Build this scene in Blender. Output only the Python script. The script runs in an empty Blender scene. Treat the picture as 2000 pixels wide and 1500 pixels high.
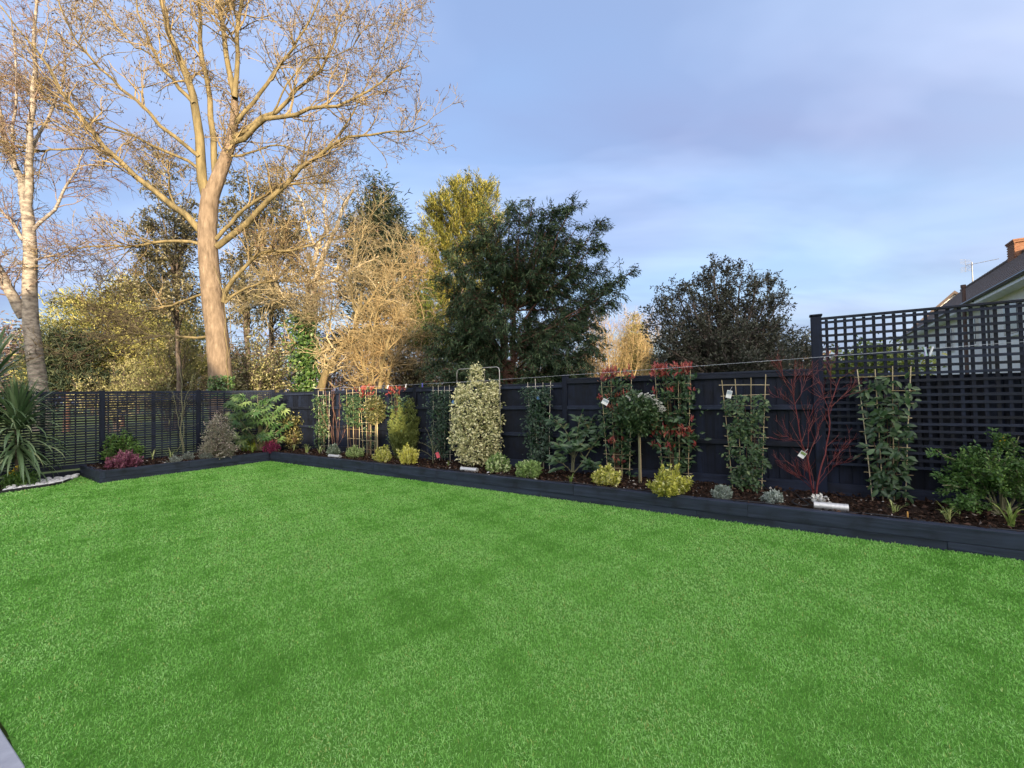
import bpy, math, random
import numpy as np
from mathutils import Matrix, Vector, Quaternion

# ------------------------------------------------------------------ camera, world, sun, exposure
scene = bpy.context.scene
COL = scene.collection
F, CAMH = 850.0, 1.7
PITCH, ROLL = math.radians(1.35), math.radians(-1.2)
cam_data = bpy.data.cameras.new("camera")
cam = bpy.data.objects.new("camera", cam_data)
COL.objects.link(cam)
CAM_M = Matrix.Rotation(math.pi / 2 + PITCH, 3, 'X') @ Matrix.Rotation(ROLL, 3, 'Z')
cam.matrix_world = Matrix.Translation((0, 0, CAMH)) @ CAM_M.to_4x4()
cam_data.sensor_width = 36.0
cam_data.lens = 36.0 * F / 2000.0
cam_data.clip_start, cam_data.clip_end = 0.05, 2000.0
scene.camera = cam

SUN_EL = math.radians(9.5)
SUN_DIR = Vector((0.30, -0.954, 0)).normalized()          # horizontal direction towards the sun
SUN_VEC = Vector((SUN_DIR.x * math.cos(SUN_EL), SUN_DIR.y * math.cos(SUN_EL), math.sin(SUN_EL)))
world = bpy.data.worlds.new("World")
scene.world = world
world.use_nodes = True
wt = world.node_tree
wn, wl = wt.nodes, wt.links
sky = wn.new("ShaderNodeTexSky")
sky.sky_type = 'NISHITA'
sky.sun_disc = False
sky.sun_elevation = SUN_EL
sky.sun_rotation = math.atan2(SUN_DIR.x, SUN_DIR.y)
sky.dust_density = 3.5
sky.ozone_density = 2.0
bgn = wn["Background"]
bgn.inputs[1].default_value = 0.1
# thin veil of cloud over the whole sky: noise in the plane of the cloud layer
tc = wn.new("ShaderNodeTexCoord")
sep = wn.new("ShaderNodeSeparateXYZ")
wl.new(tc.outputs['Generated'], sep.inputs[0])
zz = wn.new("ShaderNodeMath"); zz.operation = 'MAXIMUM'; zz.inputs[1].default_value = 0.0
wl.new(sep.outputs[2], zz.inputs[0])
za = wn.new("ShaderNodeMath"); za.operation = 'ADD'; za.inputs[1].default_value = 0.16
wl.new(zz.outputs[0], za.inputs[0])
dx = wn.new("ShaderNodeMath"); dx.operation = 'DIVIDE'
dy = wn.new("ShaderNodeMath"); dy.operation = 'DIVIDE'
wl.new(sep.outputs[0], dx.inputs[0]); wl.new(za.outputs[0], dx.inputs[1])
wl.new(sep.outputs[1], dy.inputs[0]); wl.new(za.outputs[0], dy.inputs[1])
cmb = wn.new("ShaderNodeCombineXYZ")
wl.new(dx.outputs[0], cmb.inputs[0]); wl.new(dy.outputs[0], cmb.inputs[1])
mp = wn.new("ShaderNodeMapping")
mp.inputs['Rotation'].default_value = (0, 0, math.radians(-25))
mp.inputs['Scale'].default_value = (0.55, 1.15, 1.0)
mp.inputs['Location'].default_value = (3.1, 1.4, 0.0)
wl.new(cmb.outputs[0], mp.inputs[0])
n1 = wn.new("ShaderNodeTexNoise")
n1.inputs['Scale'].default_value = 1.15
n1.inputs['Detail'].default_value = 5.0
n1.inputs['Roughness'].default_value = 0.48
n1.inputs['Distortion'].default_value = 0.5
wl.new(mp.outputs[0], n1.inputs['Vector'])
cr = wn.new("ShaderNodeValToRGB")
cr.color_ramp.elements[0].position = 0.33
cr.color_ramp.elements[0].color = (0.52, 0.52, 0.52, 1)
cr.color_ramp.elements[1].position = 0.70
cr.color_ramp.elements[1].color = (0.92, 0.92, 0.92, 1)
wl.new(n1.outputs[0], cr.inputs[0])
n2 = wn.new("ShaderNodeTexNoise")
n2.inputs['Scale'].default_value = 1.5
n2.inputs['Distortion'].default_value = 0.4
n2.inputs['Detail'].default_value = 4.0
wl.new(mp.outputs[0], n2.inputs['Vector'])
cc = wn.new("ShaderNodeValToRGB")
cc.color_ramp.elements[0].position = 0.40
cc.color_ramp.elements[0].color = (0.62, 0.79, 1.38, 1)
cc.color_ramp.elements[1].position = 0.62
cc.color_ramp.elements[1].color = (0.99, 1.18, 1.80, 1)
wl.new(n2.outputs[0], cc.inputs[0])
mx = wn.new("ShaderNodeMixRGB")
wl.new(cr.outputs[0], mx.inputs[0])
wl.new(sky.outputs[0], mx.inputs[1])
# forward-scatter glow around the unseen sun, added and boosted to brighten the shaded garden
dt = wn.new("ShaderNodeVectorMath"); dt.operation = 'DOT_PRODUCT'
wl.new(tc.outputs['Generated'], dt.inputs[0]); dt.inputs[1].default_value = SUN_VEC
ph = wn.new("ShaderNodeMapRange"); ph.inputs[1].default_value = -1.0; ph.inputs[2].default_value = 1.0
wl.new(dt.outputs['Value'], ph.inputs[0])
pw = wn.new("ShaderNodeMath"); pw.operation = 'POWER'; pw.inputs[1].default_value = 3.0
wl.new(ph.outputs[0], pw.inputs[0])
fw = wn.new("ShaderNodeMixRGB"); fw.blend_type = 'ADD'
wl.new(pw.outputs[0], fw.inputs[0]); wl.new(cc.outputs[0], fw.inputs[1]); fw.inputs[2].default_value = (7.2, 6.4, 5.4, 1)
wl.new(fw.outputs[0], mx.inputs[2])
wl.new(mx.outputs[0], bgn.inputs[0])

sun_data = bpy.data.lights.new("sun", 'SUN')
sun_data.energy = 2.0
sun_data.angle = math.radians(0.53)
sun_data.color = (1.0, 0.79, 0.52)
sun = bpy.data.objects.new("sun", sun_data)
COL.objects.link(sun)
sun.rotation_euler = (-SUN_VEC).to_track_quat('-Z', 'Y').to_euler()
sun.location = (10, -30, 30)

vs = scene.view_settings
vs.view_transform = 'Standard'
vs.look = 'None'
vs.exposure = 2.4
vs.gamma = 1.0
vs.use_curve_mapping = False
scene.cycles.max_bounces = 8
scene.cycles.transparent_max_bounces = 8

# ------------------------------------------------------------------ helpers
rng = np.random.default_rng(7)
R = random.Random(11)
NM = np.array(CAM_M)

def W(px, py, Y):
    """world point seen at pixel (of the 2000 x 1500 photo) at distance Y along the garden"""
    d = NM @ np.array([(px - 1000) / F, -(py - 750) / F, -1.0])
    return np.array([0, 0, CAMH]) + d * (Y / d[1])

def G(px, py, z=0.0):
    d = NM @ np.array([(px - 1000) / F, -(py - 750) / F, -1.0])
    return np.array([0, 0, CAMH]) + d * ((z - CAMH) / d[2])

def nrm(a):
    return a / np.maximum(np.linalg.norm(a, axis=-1, keepdims=True), 1e-9)

def npmesh(name, V, faces, mat=None, rnd=None, smooth=False):
    """mesh from numpy; faces: (m,k) array or list of such arrays"""
    if isinstance(faces, np.ndarray):
        faces = [faces]
    faces = [f for f in faces if len(f)]
    me = bpy.data.meshes.new(name)
    V = np.ascontiguousarray(V, dtype=np.float32).reshape(-1, 3)
    me.vertices.add(len(V))
    me.vertices.foreach_set("co", V.ravel())
    loops = np.concatenate([f.ravel() for f in faces]).astype(np.int32)
    tot = np.concatenate([np.full(len(f), f.shape[1]) for f in faces])
    start = np.concatenate([[0], np.cumsum(tot)[:-1]]).astype(np.int32)
    me.loops.add(len(loops))
    me.loops.foreach_set("vertex_index", loops)
    me.polygons.add(len(tot))
    me.polygons.foreach_set("loop_start", start)
    if smooth:
        me.polygons.foreach_set("use_smooth", np.ones(len(tot), dtype=bool))
    me.update(calc_edges=True)
    if rnd is not None:
        at = me.attributes.new("rnd", 'FLOAT', 'FACE')
        at.data.foreach_set("value", np.ascontiguousarray(rnd, dtype=np.float32))
    if mat is not None:
        me.materials.append(mat)
    return me

def link(name, me, parent=None, loc=None):
    o = bpy.data.objects.new(name, me)
    COL.objects.link(o)
    if parent is not None:
        o.parent = parent
    if loc is not None:
        o.location = loc
    return o

def thing(name, label, cat, loc=(0, 0, 0), group=None, rz=0.0):
    o = bpy.data.objects.new(name, None)
    COL.objects.link(o)
    o.empty_display_size = 0.1
    o.location = loc
    o.rotation_euler = (0, 0, rz)
    o["label"] = label
    o["category"] = cat
    if group:
        o["group"] = group
    return o

def tag(o, label, cat, group=None):
    o["label"] = label
    o["category"] = cat
    if group:
        o["group"] = group
    return o

def stuff(o):
    o["kind"] = "stuff"
    return o

def structure(name, me, parent=None):
    o = link(name, me, parent)
    if parent is None:
        o["kind"] = "structure"
    return o

class MB:
    """collects boxes, tubes, prisms into one mesh"""
    def __init__(s):
        s.v, s.f = [], []
    def add(s, v, f):
        n = len(s.v)
        s.v += [tuple(map(float, p)) for p in v]
        s.f += [tuple(i + n for i in q) for q in f]
        return s
    def box(s, c, size, rz=0.0, m=None):
        x, y, z = [q / 2 for q in size]
        v = [Vector((a * x, b * y, d * z)) for a in (-1, 1) for b in (-1, 1) for d in (-1, 1)]
        M = m if m is not None else Matrix.Rotation(rz, 3, 'Z')
        v = [M @ p + Vector(c) for p in v]
        return s.add(v, [(0, 1, 3, 2), (4, 6, 7, 5), (0, 4, 5, 1), (2, 3, 7, 6), (0, 2, 6, 4), (1, 5, 7, 3)])
    def cbox(s, c, size, ch, rz=0.0):
        """box with chamfered edges"""
        h = [q / 2 for q in size]
        v, idx = [], {}
        for sx in (-1, 1):
            for sy in (-1, 1):
                for sz in (-1, 1):
                    for ax in range(3):
                        p = [sx * (h[0] - ch), sy * (h[1] - ch), sz * (h[2] - ch)]
                        p[ax] = (sx, sy, sz)[ax] * h[ax]
                        idx[(sx, sy, sz, ax)] = len(v)
                        v.append(Vector(p))
        f = []
        for ax in range(3):
            a, b = [(1, 2), (0, 2), (0, 1)][ax]
            for sg in (-1, 1):
                q = []
                for (p, r) in ((-1, -1), (1, -1), (1, 1), (-1, 1)):
                    t = [0, 0, 0]; t[ax] = sg; t[a] = p; t[b] = r
                    q.append(idx[(t[0], t[1], t[2], ax)])
                f.append(tuple(q))
            for p in (-1, 1):
                for r in (-1, 1):
                    t0 = [0, 0, 0]; t0[a] = p; t0[b] = r; t0[ax] = -1
                    t1 = list(t0); t1[ax] = 1
                    f.append((idx[(*t0, a)], idx[(*t0, b)], idx[(*t1, b)], idx[(*t1, a)]))
        for sx in (-1, 1):
            for sy in (-1, 1):
                for sz in (-1, 1):
                    f.append(tuple(idx[(sx, sy, sz, k)] for k in range(3)))
        M = Matrix.Rotation(rz, 3, 'Z')
        return s.add([M @ p + Vector(c) for p in v], f)
    def tube(s, pts, r, k=6, cap=True):
        pts = [Vector(p) for p in pts]
        rr = r if isinstance(r, (list, tuple)) else [r] * len(pts)
        n0 = len(s.v)
        v, f = [], []
        T = (pts[-1] - pts[0])
        ref = Vector((0, 0, 1)) if abs(T.normalized().z) < 0.8 else Vector((1, 0, 0))
        for i, p in enumerate(pts):
            t = (pts[min(i + 1, len(pts) - 1)] - pts[max(i - 1, 0)]).normalized()
            a = t.cross(ref)
            a = a.normalized() if a.length > 1e-6 else t.orthogonal().normalized()
            b = t.cross(a)
            for j in range(k):
                an = 2 * math.pi * j / k
                v.append(p + (a * math.cos(an) + b * math.sin(an)) * rr[i])
        for i in range(len(pts) - 1):
            for j in range(k):
                f.append((i * k + j, i * k + (j + 1) % k, (i + 1) * k + (j + 1) % k, (i + 1) * k + j))
        if cap:
            f.append(tuple(range(k))[::-1])
            f.append(tuple((len(pts) - 1) * k + j for j in range(k)))
        return s.add(v, f)
    def prism(s, poly, axis_pts):
        """poly (list of 3-vectors) swept by the vector axis_pts"""
        n = len(poly)
        d = Vector(axis_pts)
        v = [Vector(p) for p in poly] + [Vector(p) + d for p in poly]
        f = [tuple(range(n))[::-1], tuple(range(n, 2 * n))]
        f += [(i, (i + 1) % n, n + (i + 1) % n, n + i) for i in range(n)]
        return s.add(v, f)
    def mesh(s, name, mat=None, smooth=False):
        me = bpy.data.meshes.new(name)
        me.from_pydata(s.v, [], s.f)
        if smooth:
            me.polygons.foreach_set("use_smooth", np.ones(len(me.polygons), dtype=bool))
        if mat:
            me.materials.append(mat)
        me.update()
        return me
    def build(s, name, mat=None, parent=None, smooth=False, loc=None):
        return link(name, s.mesh(name, mat, smooth), parent, loc)

# ------------------------------------------------------------------ materials
def new_mat(name):
    m = bpy.data.materials.new(name)
    m.use_nodes = True
    nt = m.node_tree
    return m, nt, nt.nodes, nt.links, nt.nodes["Principled BSDF"]

def ramp(n, stops):
    r = n.new("ShaderNodeValToRGB")
    e = r.color_ramp.elements
    while len(e) < len(stops):
        e.new(0.5)
    for el, (p, c) in zip(e, stops):
        el.position = p
        el.color = (*c, 1)
    return r

def set_spec(b, v):
    b.inputs['Specular IOR Level'].default_value = v

def leaf_mat(name, stops, rough=0.5, spec=0.4, trans=0.25, edge=None):
    """leaf: colour varies from leaf to leaf (rnd attribute + object random)"""
    m, nt, n, l, b = new_mat(name)
    at = n.new("ShaderNodeAttribute"); at.attribute_name = "rnd"
    oi = n.new("ShaderNodeObjectInfo")
    ad = n.new("ShaderNodeMath"); ad.operation = 'ADD'
    fr = n.new("ShaderNodeMath"); fr.operation = 'FRACT'
    l.new(at.outputs['Fac'], ad.inputs[0]); l.new(oi.outputs['Random'], ad.inputs[1])
    l.new(ad.outputs[0], fr.inputs[0])
    r = ramp(n, stops)
    l.new(fr.outputs[0], r.inputs[0])
    l.new(r.outputs[0], b.inputs['Base Color'])
    b.inputs['Roughness'].default_value = rough
    set_spec(b, spec)
    if trans > 0:
        t = n.new("ShaderNodeBsdfTranslucent")
        l.new(r.outputs[0], t.inputs[0])
        mxs = n.new("ShaderNodeMixShader"); mxs.inputs[0].default_value = trans
        l.new(b.outputs[0], mxs.inputs[1]); l.new(t.outputs[0], mxs.inputs[2])
        l.new(mxs.outputs[0], n["Material Output"].inputs[0])
    return m

def wood_mat(name, base, light, axis=2, rough=0.62, spec=0.35, scale=1.0, bump=0.35, var=1.0):
    """stained timber: grain along one local axis, differing from piece to piece"""
    m, nt, n, l, b = new_mat(name)
    tcn = n.new("ShaderNodeTexCoord")
    oi = n.new("ShaderNodeObjectInfo")
    mul = n.new("ShaderNodeVectorMath"); mul.operation = 'SCALE'
    cx = n.new("ShaderNodeCombineXYZ")
    for i in range(3):
        l.new(oi.outputs['Random'], cx.inputs[i])
    l.new(cx.outputs[0], mul.inputs[0]); mul.inputs['Scale'].default_value = 37.0
    add = n.new("ShaderNodeVectorMath"); add.operation = 'ADD'
    l.new(tcn.outputs['Object'], add.inputs[0]); l.new(mul.outputs[0], add.inputs[1])
    mpn = n.new("ShaderNodeMapping")
    sc = [28.0 * scale] * 3; sc[axis] = 1.6 * scale
    mpn.inputs['Scale'].default_value = sc
    l.new(add.outputs[0], mpn.inputs[0])
    nz = n.new("ShaderNodeTexNoise")
    nz.inputs['Scale'].default_value = 1.0; nz.inputs['Detail'].default_value = 6.0
    nz.inputs['Roughness'].default_value = 0.62; nz.inputs['Distortion'].default_value = 0.6
    l.new(mpn.outputs[0], nz.inputs['Vector'])
    # knots
    vo = n.new("ShaderNodeTexNoise"); vo.inputs['Scale'].default_value = 5.5 * scale; vo.inputs['Detail'].default_value = 3.0
    l.new(add.outputs[0], vo.inputs['Vector'])
    r = ramp(n, [(0.32, base), (0.68, light)])
    l.new(nz.outputs[0], r.inputs[0])
    kn = ramp(n, [(0.30, (0.45, 0.45, 0.45)), (0.46, (1, 1, 1)), (0.72, (1.28, 1.28, 1.3))])
    l.new(vo.outputs[0], kn.inputs[0])
    mm = n.new("ShaderNodeMixRGB"); mm.blend_type = 'MULTIPLY'; mm.inputs[0].default_value = 0.85
    l.new(r.outputs[0], mm.inputs[1]); l.new(kn.outputs[0], mm.inputs[2])
    # each piece a little lighter or darker
    mr = n.new("ShaderNodeMapRange"); mr.inputs[3].default_value = 1 - 0.38 * var; mr.inputs[4].default_value = 1 + 0.5 * var
    l.new(oi.outputs['Random'], mr.inputs[0])
    m2 = n.new("ShaderNodeVectorMath"); m2.operation = 'SCALE'
    l.new(mm.outputs[0], m2.inputs[0]); l.new(mr.outputs[0], m2.inputs['Scale'])
    l.new(m2.outputs[0], b.inputs['Base Color'])
    rr = n.new("ShaderNodeMapRange"); rr.inputs[3].default_value = rough - 0.12; rr.inputs[4].default_value = rough + 0.2
    l.new(nz.outputs[0], rr.inputs[0]); l.new(rr.outputs[0], b.inputs['Roughness'])
    set_spec(b, spec)
    bp = n.new("ShaderNodeBump"); bp.inputs['Strength'].default_value = bump; bp.inputs['Distance'].default_value = 0.006
    l.new(nz.outputs[0], bp.inputs['Height']); l.new(bp.outputs[0], b.inputs['Normal'])
    return m

def noise_mat(name, stops, scale=4.0, rough=0.8, spec=0.3, bump=0.4, dist=0.02, detail=6.0, stretch=(1, 1, 1), metallic=0.0):
    m, nt, n, l, b = new_mat(name)
    tcn = n.new("ShaderNodeTexCoord")
    mpn = n.new("ShaderNodeMapping"); mpn.inputs['Scale'].default_value = stretch
    l.new(tcn.outputs['Object'], mpn.inputs[0])
    nz = n.new("ShaderNodeTexNoise"); nz.inputs['Scale'].default_value = scale; nz.inputs['Detail'].default_value = detail
    nz.inputs['Roughness'].default_value = 0.6
    l.new(mpn.outputs[0], nz.inputs['Vector'])
    r = ramp(n, stops)
    l.new(nz.outputs[0], r.inputs[0]); l.new(r.outputs[0], b.inputs['Base Color'])
    b.inputs['Roughness'].default_value = rough
    b.inputs['Metallic'].default_value = metallic
    set_spec(b, spec)
    if bump:
        bp = n.new("ShaderNodeBump"); bp.inputs['Strength'].default_value = bump; bp.inputs['Distance'].default_value = dist
        l.new(nz.outputs[0], bp.inputs['Height']); l.new(bp.outputs[0], b.inputs['Normal'])
    return m

def flat_mat(name, c, rough=0.5, spec=0.4, metallic=0.0):
    m, nt, n, l, b = new_mat(name)
    tcn = n.new("ShaderNodeTexCoord")
    nz = n.new("ShaderNodeTexNoise"); nz.inputs['Scale'].default_value = 9.0; nz.inputs['Detail'].default_value = 4.0
    l.new(tcn.outputs['Object'], nz.inputs['Vector'])
    r = ramp(n, [(0.3, tuple(x * 0.82 for x in c)), (0.7, tuple(min(1, x * 1.12) for x in c))])
    l.new(nz.outputs[0], r.inputs[0]); l.new(r.outputs[0], b.inputs['Base Color'])
    b.inputs['Roughness'].default_value = rough
    b.inputs['Metallic'].default_value = metallic
    set_spec(b, spec)
    return m

# ------------------------------------------------------------------ leaves, branches (vectorised)
def leaf_cards(P, D, N, L, Wd, simple=False, fold=0.25, droop=0.15):
    """P positions, D directions, N approximate normals, L lengths, Wd widths -> verts, tris, n faces per leaf"""
    D = nrm(D)
    S = nrm(np.cross(D, N))
    N = np.cross(S, D)
    L = np.broadcast_to(L, len(P))[:, None]; Wd = np.broadcast_to(Wd, len(P))[:, None]
    n = len(P)
    if simple:
        V = np.stack([P, P + D * L * .48 + S * Wd * .55 + N * Wd * fold, P + D * L - N * L * droop, P + D * L * .48 - S * Wd * .55 + N * Wd * fold], 1)
        base = (np.arange(n) * 4)[:, None]
        Fc = (base[:, :, None] + np.array([[[0, 1, 2], [0, 2, 3]]])).reshape(-1, 3)
        return V.reshape(-1, 3), Fc, 2
    V = np.stack([P,
                  P + D * L * .30 + S * Wd * .42 + N * Wd * fold,
                  P + D * L * .68 + S * Wd * .40 + N * (Wd * fold - L * droop * .45),
                  P + D * L - N * L * droop,
                  P + D * L * .68 - S * Wd * .40 + N * (Wd * fold - L * droop * .45),
                  P + D * L * .30 - S * Wd * .42 + N * Wd * fold,
                  P + D * L * .30,
                  P + D * L * .68 - N * L * droop * .45], 1)
    base = (np.arange(n) * 8)[:, None]
    T = np.array([[[0, 1, 6], [1, 2, 7], [1, 7, 6], [2, 3, 7], [0, 6, 5], [6, 7, 4], [6, 4, 5], [7, 3, 4]]])
    Fc = (base[:, :, None] + T).reshape(-1, 3)
    return V.reshape(-1, 3), Fc, 8

def leaf_mesh(name, mat, wr=0.42, fold=0.22, droop=0.18):
    V, Fc, k = leaf_cards(np.zeros((1, 3)), np.array([[0, 1., 0]]), np.array([[0, 0, 1.]]), np.array([1.]), np.array([wr]), fold=fold, droop=droop)
    return npmesh(name, V, Fc, mat, smooth=True)

def frame(D, N):
    """3x3 whose y axis is D and z axis close to N"""
    D = np.asarray(D, float); D = D / max(np.linalg.norm(D), 1e-9)
    X = np.cross(D, N); ln = np.linalg.norm(X)
    X = X / ln if ln > 1e-6 else np.array([1., 0, 0])
    Z = np.cross(X, D)
    return Matrix(((X[0], D[0], Z[0]), (X[1], D[1], Z[1]), (X[2], D[2], Z[2])))

def put_leaf(name, me, parent, P, D, N, L, label=None):
    o = bpy.data.objects.new(name, me)
    COL.objects.link(o)
    o.parent = parent
    o.matrix_basis = Matrix.Translation(Vector(P)) @ frame(D, N).to_4x4() @ Matrix.Scale(L, 4)
    return o

def foliage(parent, P, D, N, L, Wd, mat, rnd=None, name="foliage", simple=True, fold=0.25, droop=0.15):
    V, Fc, k = leaf_cards(P, D, N, L, Wd, simple, fold, droop)
    if rnd is None:
        rnd = rng.random(len(P))
    me = npmesh(name, V, Fc, mat, np.repeat(rnd, k))
    return stuff(link(name, me, parent))

def tubes(name, PR, mat, parent=None, k=4, smooth=True, rnd=False):
    """PR: list of (P[B,S,3], R[B,S]) -> one mesh"""
    Vs, Fs, n0, rs = [], [], 0, []
    for P, Rr in PR:
        B, S, _ = P.shape
        if B == 0:
            continue
        T = np.empty_like(P)
        T[:, 1:-1] = P[:, 2:] - P[:, :-2]
        T[:, 0] = P[:, 1] - P[:, 0]; T[:, -1] = P[:, -1] - P[:, -2]
        T = nrm(T)
        m = nrm(P[:, -1] - P[:, 0])
        ref = np.where(np.abs(m[:, 2:3]) < 0.75, np.array([[0, 0, 1.]]), np.array([[1., 0.2, 0]]))[:, None, :]
        A = nrm(np.cross(T, np.broadcast_to(ref, T.shape)))
        Bn = np.cross(T, A)
        kk = k if S * B > 4000 else max(k, 4)
        an = np.arange(kk) * 2 * math.pi / kk
        V = P[:, :, None] + Rr[:, :, None, None] * (A[:, :, None] * np.cos(an)[None, None, :, None] + Bn[:, :, None] * np.sin(an)[None, None, :, None])
        bi = (np.arange(B) * S * kk)[:, None, None]
        si = (np.arange(S - 1) * kk)[None, :, None]
        j = np.arange(kk)[None, None, :]
        j2 = (np.arange(kk) + 1)[None, None, :] % kk
        Q = np.stack([bi + si + j, bi + si + j2, bi + si + kk + j2, bi + si + kk + j], -1).reshape(-1, 4) + n0
        Vs.append(V.reshape(-1, 3)); Fs.append(Q); n0 += B * S * kk
        rs.append(np.repeat(rng.random(B), (S - 1) * kk))
    me = npmesh(name, np.concatenate(Vs), np.concatenate(Fs), mat, np.concatenate(rs), smooth)
    o = link(name, me, parent)
    if name in ('twig', 'crown', 'branches', 'stem'):
        stuff(o)
    return o

def resample(pts, S):
    pts = np.asarray(pts, float)
    d = np.concatenate([[0], np.cumsum(np.linalg.norm(np.diff(pts, axis=0), axis=1))])
    t = np.linspace(0, d[-1], S)
    out = np.stack([np.interp(t, d, pts[:, i]) for i in range(pts.shape[1])], 1)
    sm = out.copy()
    sm[1:-1] = 0.5 * out[1:-1] + 0.25 * (out[:-2] + out[2:])
    return sm

def grow(P, Rr, n, t0=0.2, t1=1.0, ang=(35, 65), length=1.0, lvar=0.35, rf=0.6, S=5, up=0.05, wig=0.15, fall=0.4, rmin=0.003, taper=0.3, flat=0.0, droop=0.0):
    """n children on every branch of (P,R)"""
    B, S0, _ = P.shape
    idx = np.repeat(np.arange(B), n)
    M = len(idx)
    t = t0 + (t1 - t0) * rng.random(M)
    x = t * (S0 - 1); i = np.minimum(x.astype(int), S0 - 2); f = (x - i)[:, None]
    a, b = P[idx, i], P[idx, i + 1]
    pos = a * (1 - f) + b * f
    T = nrm(b - a)
    r0 = (Rr[idx, i] * (1 - f[:, 0]) + Rr[idx, i + 1] * f[:, 0])
    rv = rng.normal(size=(M, 3)); rv[:, 2] *= (1 - flat)
    Pp = nrm(rv - T * (rv * T).sum(1, keepdims=True))
    an = np.radians(ang[0] + (ang[1] - ang[0]) * rng.random(M))[:, None]
    d = np.cos(an) * T + np.sin(an) * Pp
    if np.ndim(length) > 0:
        length = np.asarray(length)[idx]
    Ln = length * (1 - fall * t) * (1 + lvar * (2 * rng.random(M) - 1))
    out = np.empty((M, S, 3)); out[:, 0] = pos
    for s in range(1, S):
        d = d + wig * rng.normal(size=(M, 3))
        d[:, 2] += up - droop * s / S
        d = nrm(d)
        pos = pos + d * (Ln / (S - 1))[:, None]
        out[:, s] = pos
    rr = np.maximum(r0 * rf, rmin)
    RR = np.maximum(rr[:, None] * np.linspace(1, taper, S)[None], rmin * 0.6)
    return out, RR

def along(P, n):
    """n random points on each branch -> positions, tangents"""
    B, S, _ = P.shape
    idx = np.repeat(np.arange(B), n)
    x = rng.random(len(idx)) * (S - 1); i = np.minimum(x.astype(int), S - 2); f = (x - i)[:, None]
    a, b = P[idx, i], P[idx, i + 1]
    return a * (1 - f) + b * f, nrm(b - a)

def limb(pts, r0, r1, S=10):
    q = resample(pts, S)
    return q[None], np.linspace(r0, r1, S)[None]

def profile_pts(n, prof, sx=1.0, sy=1.0, shell=0.4, rot=0.0, lump=0.15):
    """points in a body of revolution; prof: [(height, radius)...]; returns local P and outward D"""
    hs = np.array([p[0] for p in prof]); rs = np.array([p[1] for p in prof])
    hh = np.linspace(hs[0], hs[-1], 200); rr = np.interp(hh, hs, rs)
    cdf = np.cumsum(rr + 0.05 * rr.max()); cdf /= cdf[-1]
    h = np.interp(rng.random(n), cdf, hh)
    th = rng.random(n) * 2 * math.pi
    r = np.interp(h, hs, rs)
    ph = rng.random(4) * 6.28
    r = r * (1 + lump * (np.sin(2 * th + 3 * h / max(hs[-1], .1) + ph[0]) + np.sin(5 * th + 9 * h / max(hs[-1], .1) + ph[1])) * 0.6)
    q = rng.random(n) ** shell
    x = np.cos(th) * r * q * sx; y = np.sin(th) * r * q * sy
    c, s = math.cos(rot), math.sin(rot)
    P = np.stack([x * c - y * s, x * s + y * c, h], 1)
    D = np.stack([np.cos(th) * c - np.sin(th) * s, np.cos(th) * s + np.sin(th) * c, np.zeros(n)], 1)
    return P, D

def sprigs(P, D, m, r, L, up=0.5, spread=0.9):
    """m leaves round each point"""
    n = len(P)
    PP = np.repeat(P, m, 0) + rng.normal(size=(n * m, 3)) * r
    DD = nrm(np.repeat(D, m, 0) * 0.7 + np.array([0, 0, up]) + rng.normal(size=(n * m, 3)) * spread)
    NN = nrm(np.array([0, -0.35, 1.0]) + rng.normal(size=(n * m, 3)) * 0.5)
    LL = L * (0.7 + 0.6 * rng.random(n * m))
    return PP, DD, NN, LL

def in_poly(x, y, poly):
    ins = np.zeros(len(x), bool)
    n = len(poly)
    for i in range(n):
        x1, y1 = poly[i][0], poly[i][1]; x2, y2 = poly[(i + 1) % n][0], poly[(i + 1) % n][1]
        c = (y1 > y) != (y2 > y)
        ins ^= c & (x < (x2 - x1) * (y - y1) / ((y2 - y1) if y2 != y1 else 1e-9) + x1)
    return ins
# ------------------------------------------------------------------ places
P0 = G(1606, 962, 0.24); P0[2] = 0
UX = np.array([-0.843, 0.538, 0.0])                  # along the board fence, away from the camera
UN = np.array([-0.538, -0.843, 0.0])                 # its face towards the garden
RZ = math.atan2(UX[1], UX[0])
CORNER = P0 + UX * 14.0
VA = math.radians(52)
VX = -np.array([math.cos(VA), math.sin(VA), 0.0])    # along the slatted screen, towards the camera
VN = np.array([-VX[1], VX[0], 0.0])
VZ = math.atan2(VX[1], VX[0])
A_ = np.array([-6.68, 11.95, 0]); B_ = np.array([4.86, 4.19, 0])
BD = (B_ - A_) / np.linalg.norm(B_ - A_)
B2 = A_ + BD * 18.2
D_ = np.array([-8.72, 9.19, 0]); E_ = np.array([-10.13, 10.2, 0])
SOIL = 0.235

# ------------------------------------------------------------------ ground, meadow, lawn base, soil
def sheet(name, poly, z, mat):
    mb = MB(); mb.add([(p[0], p[1], z) for p in poly], [tuple(range(len(poly)))])
    return structure(name, mb.mesh(name, mat))

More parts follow.
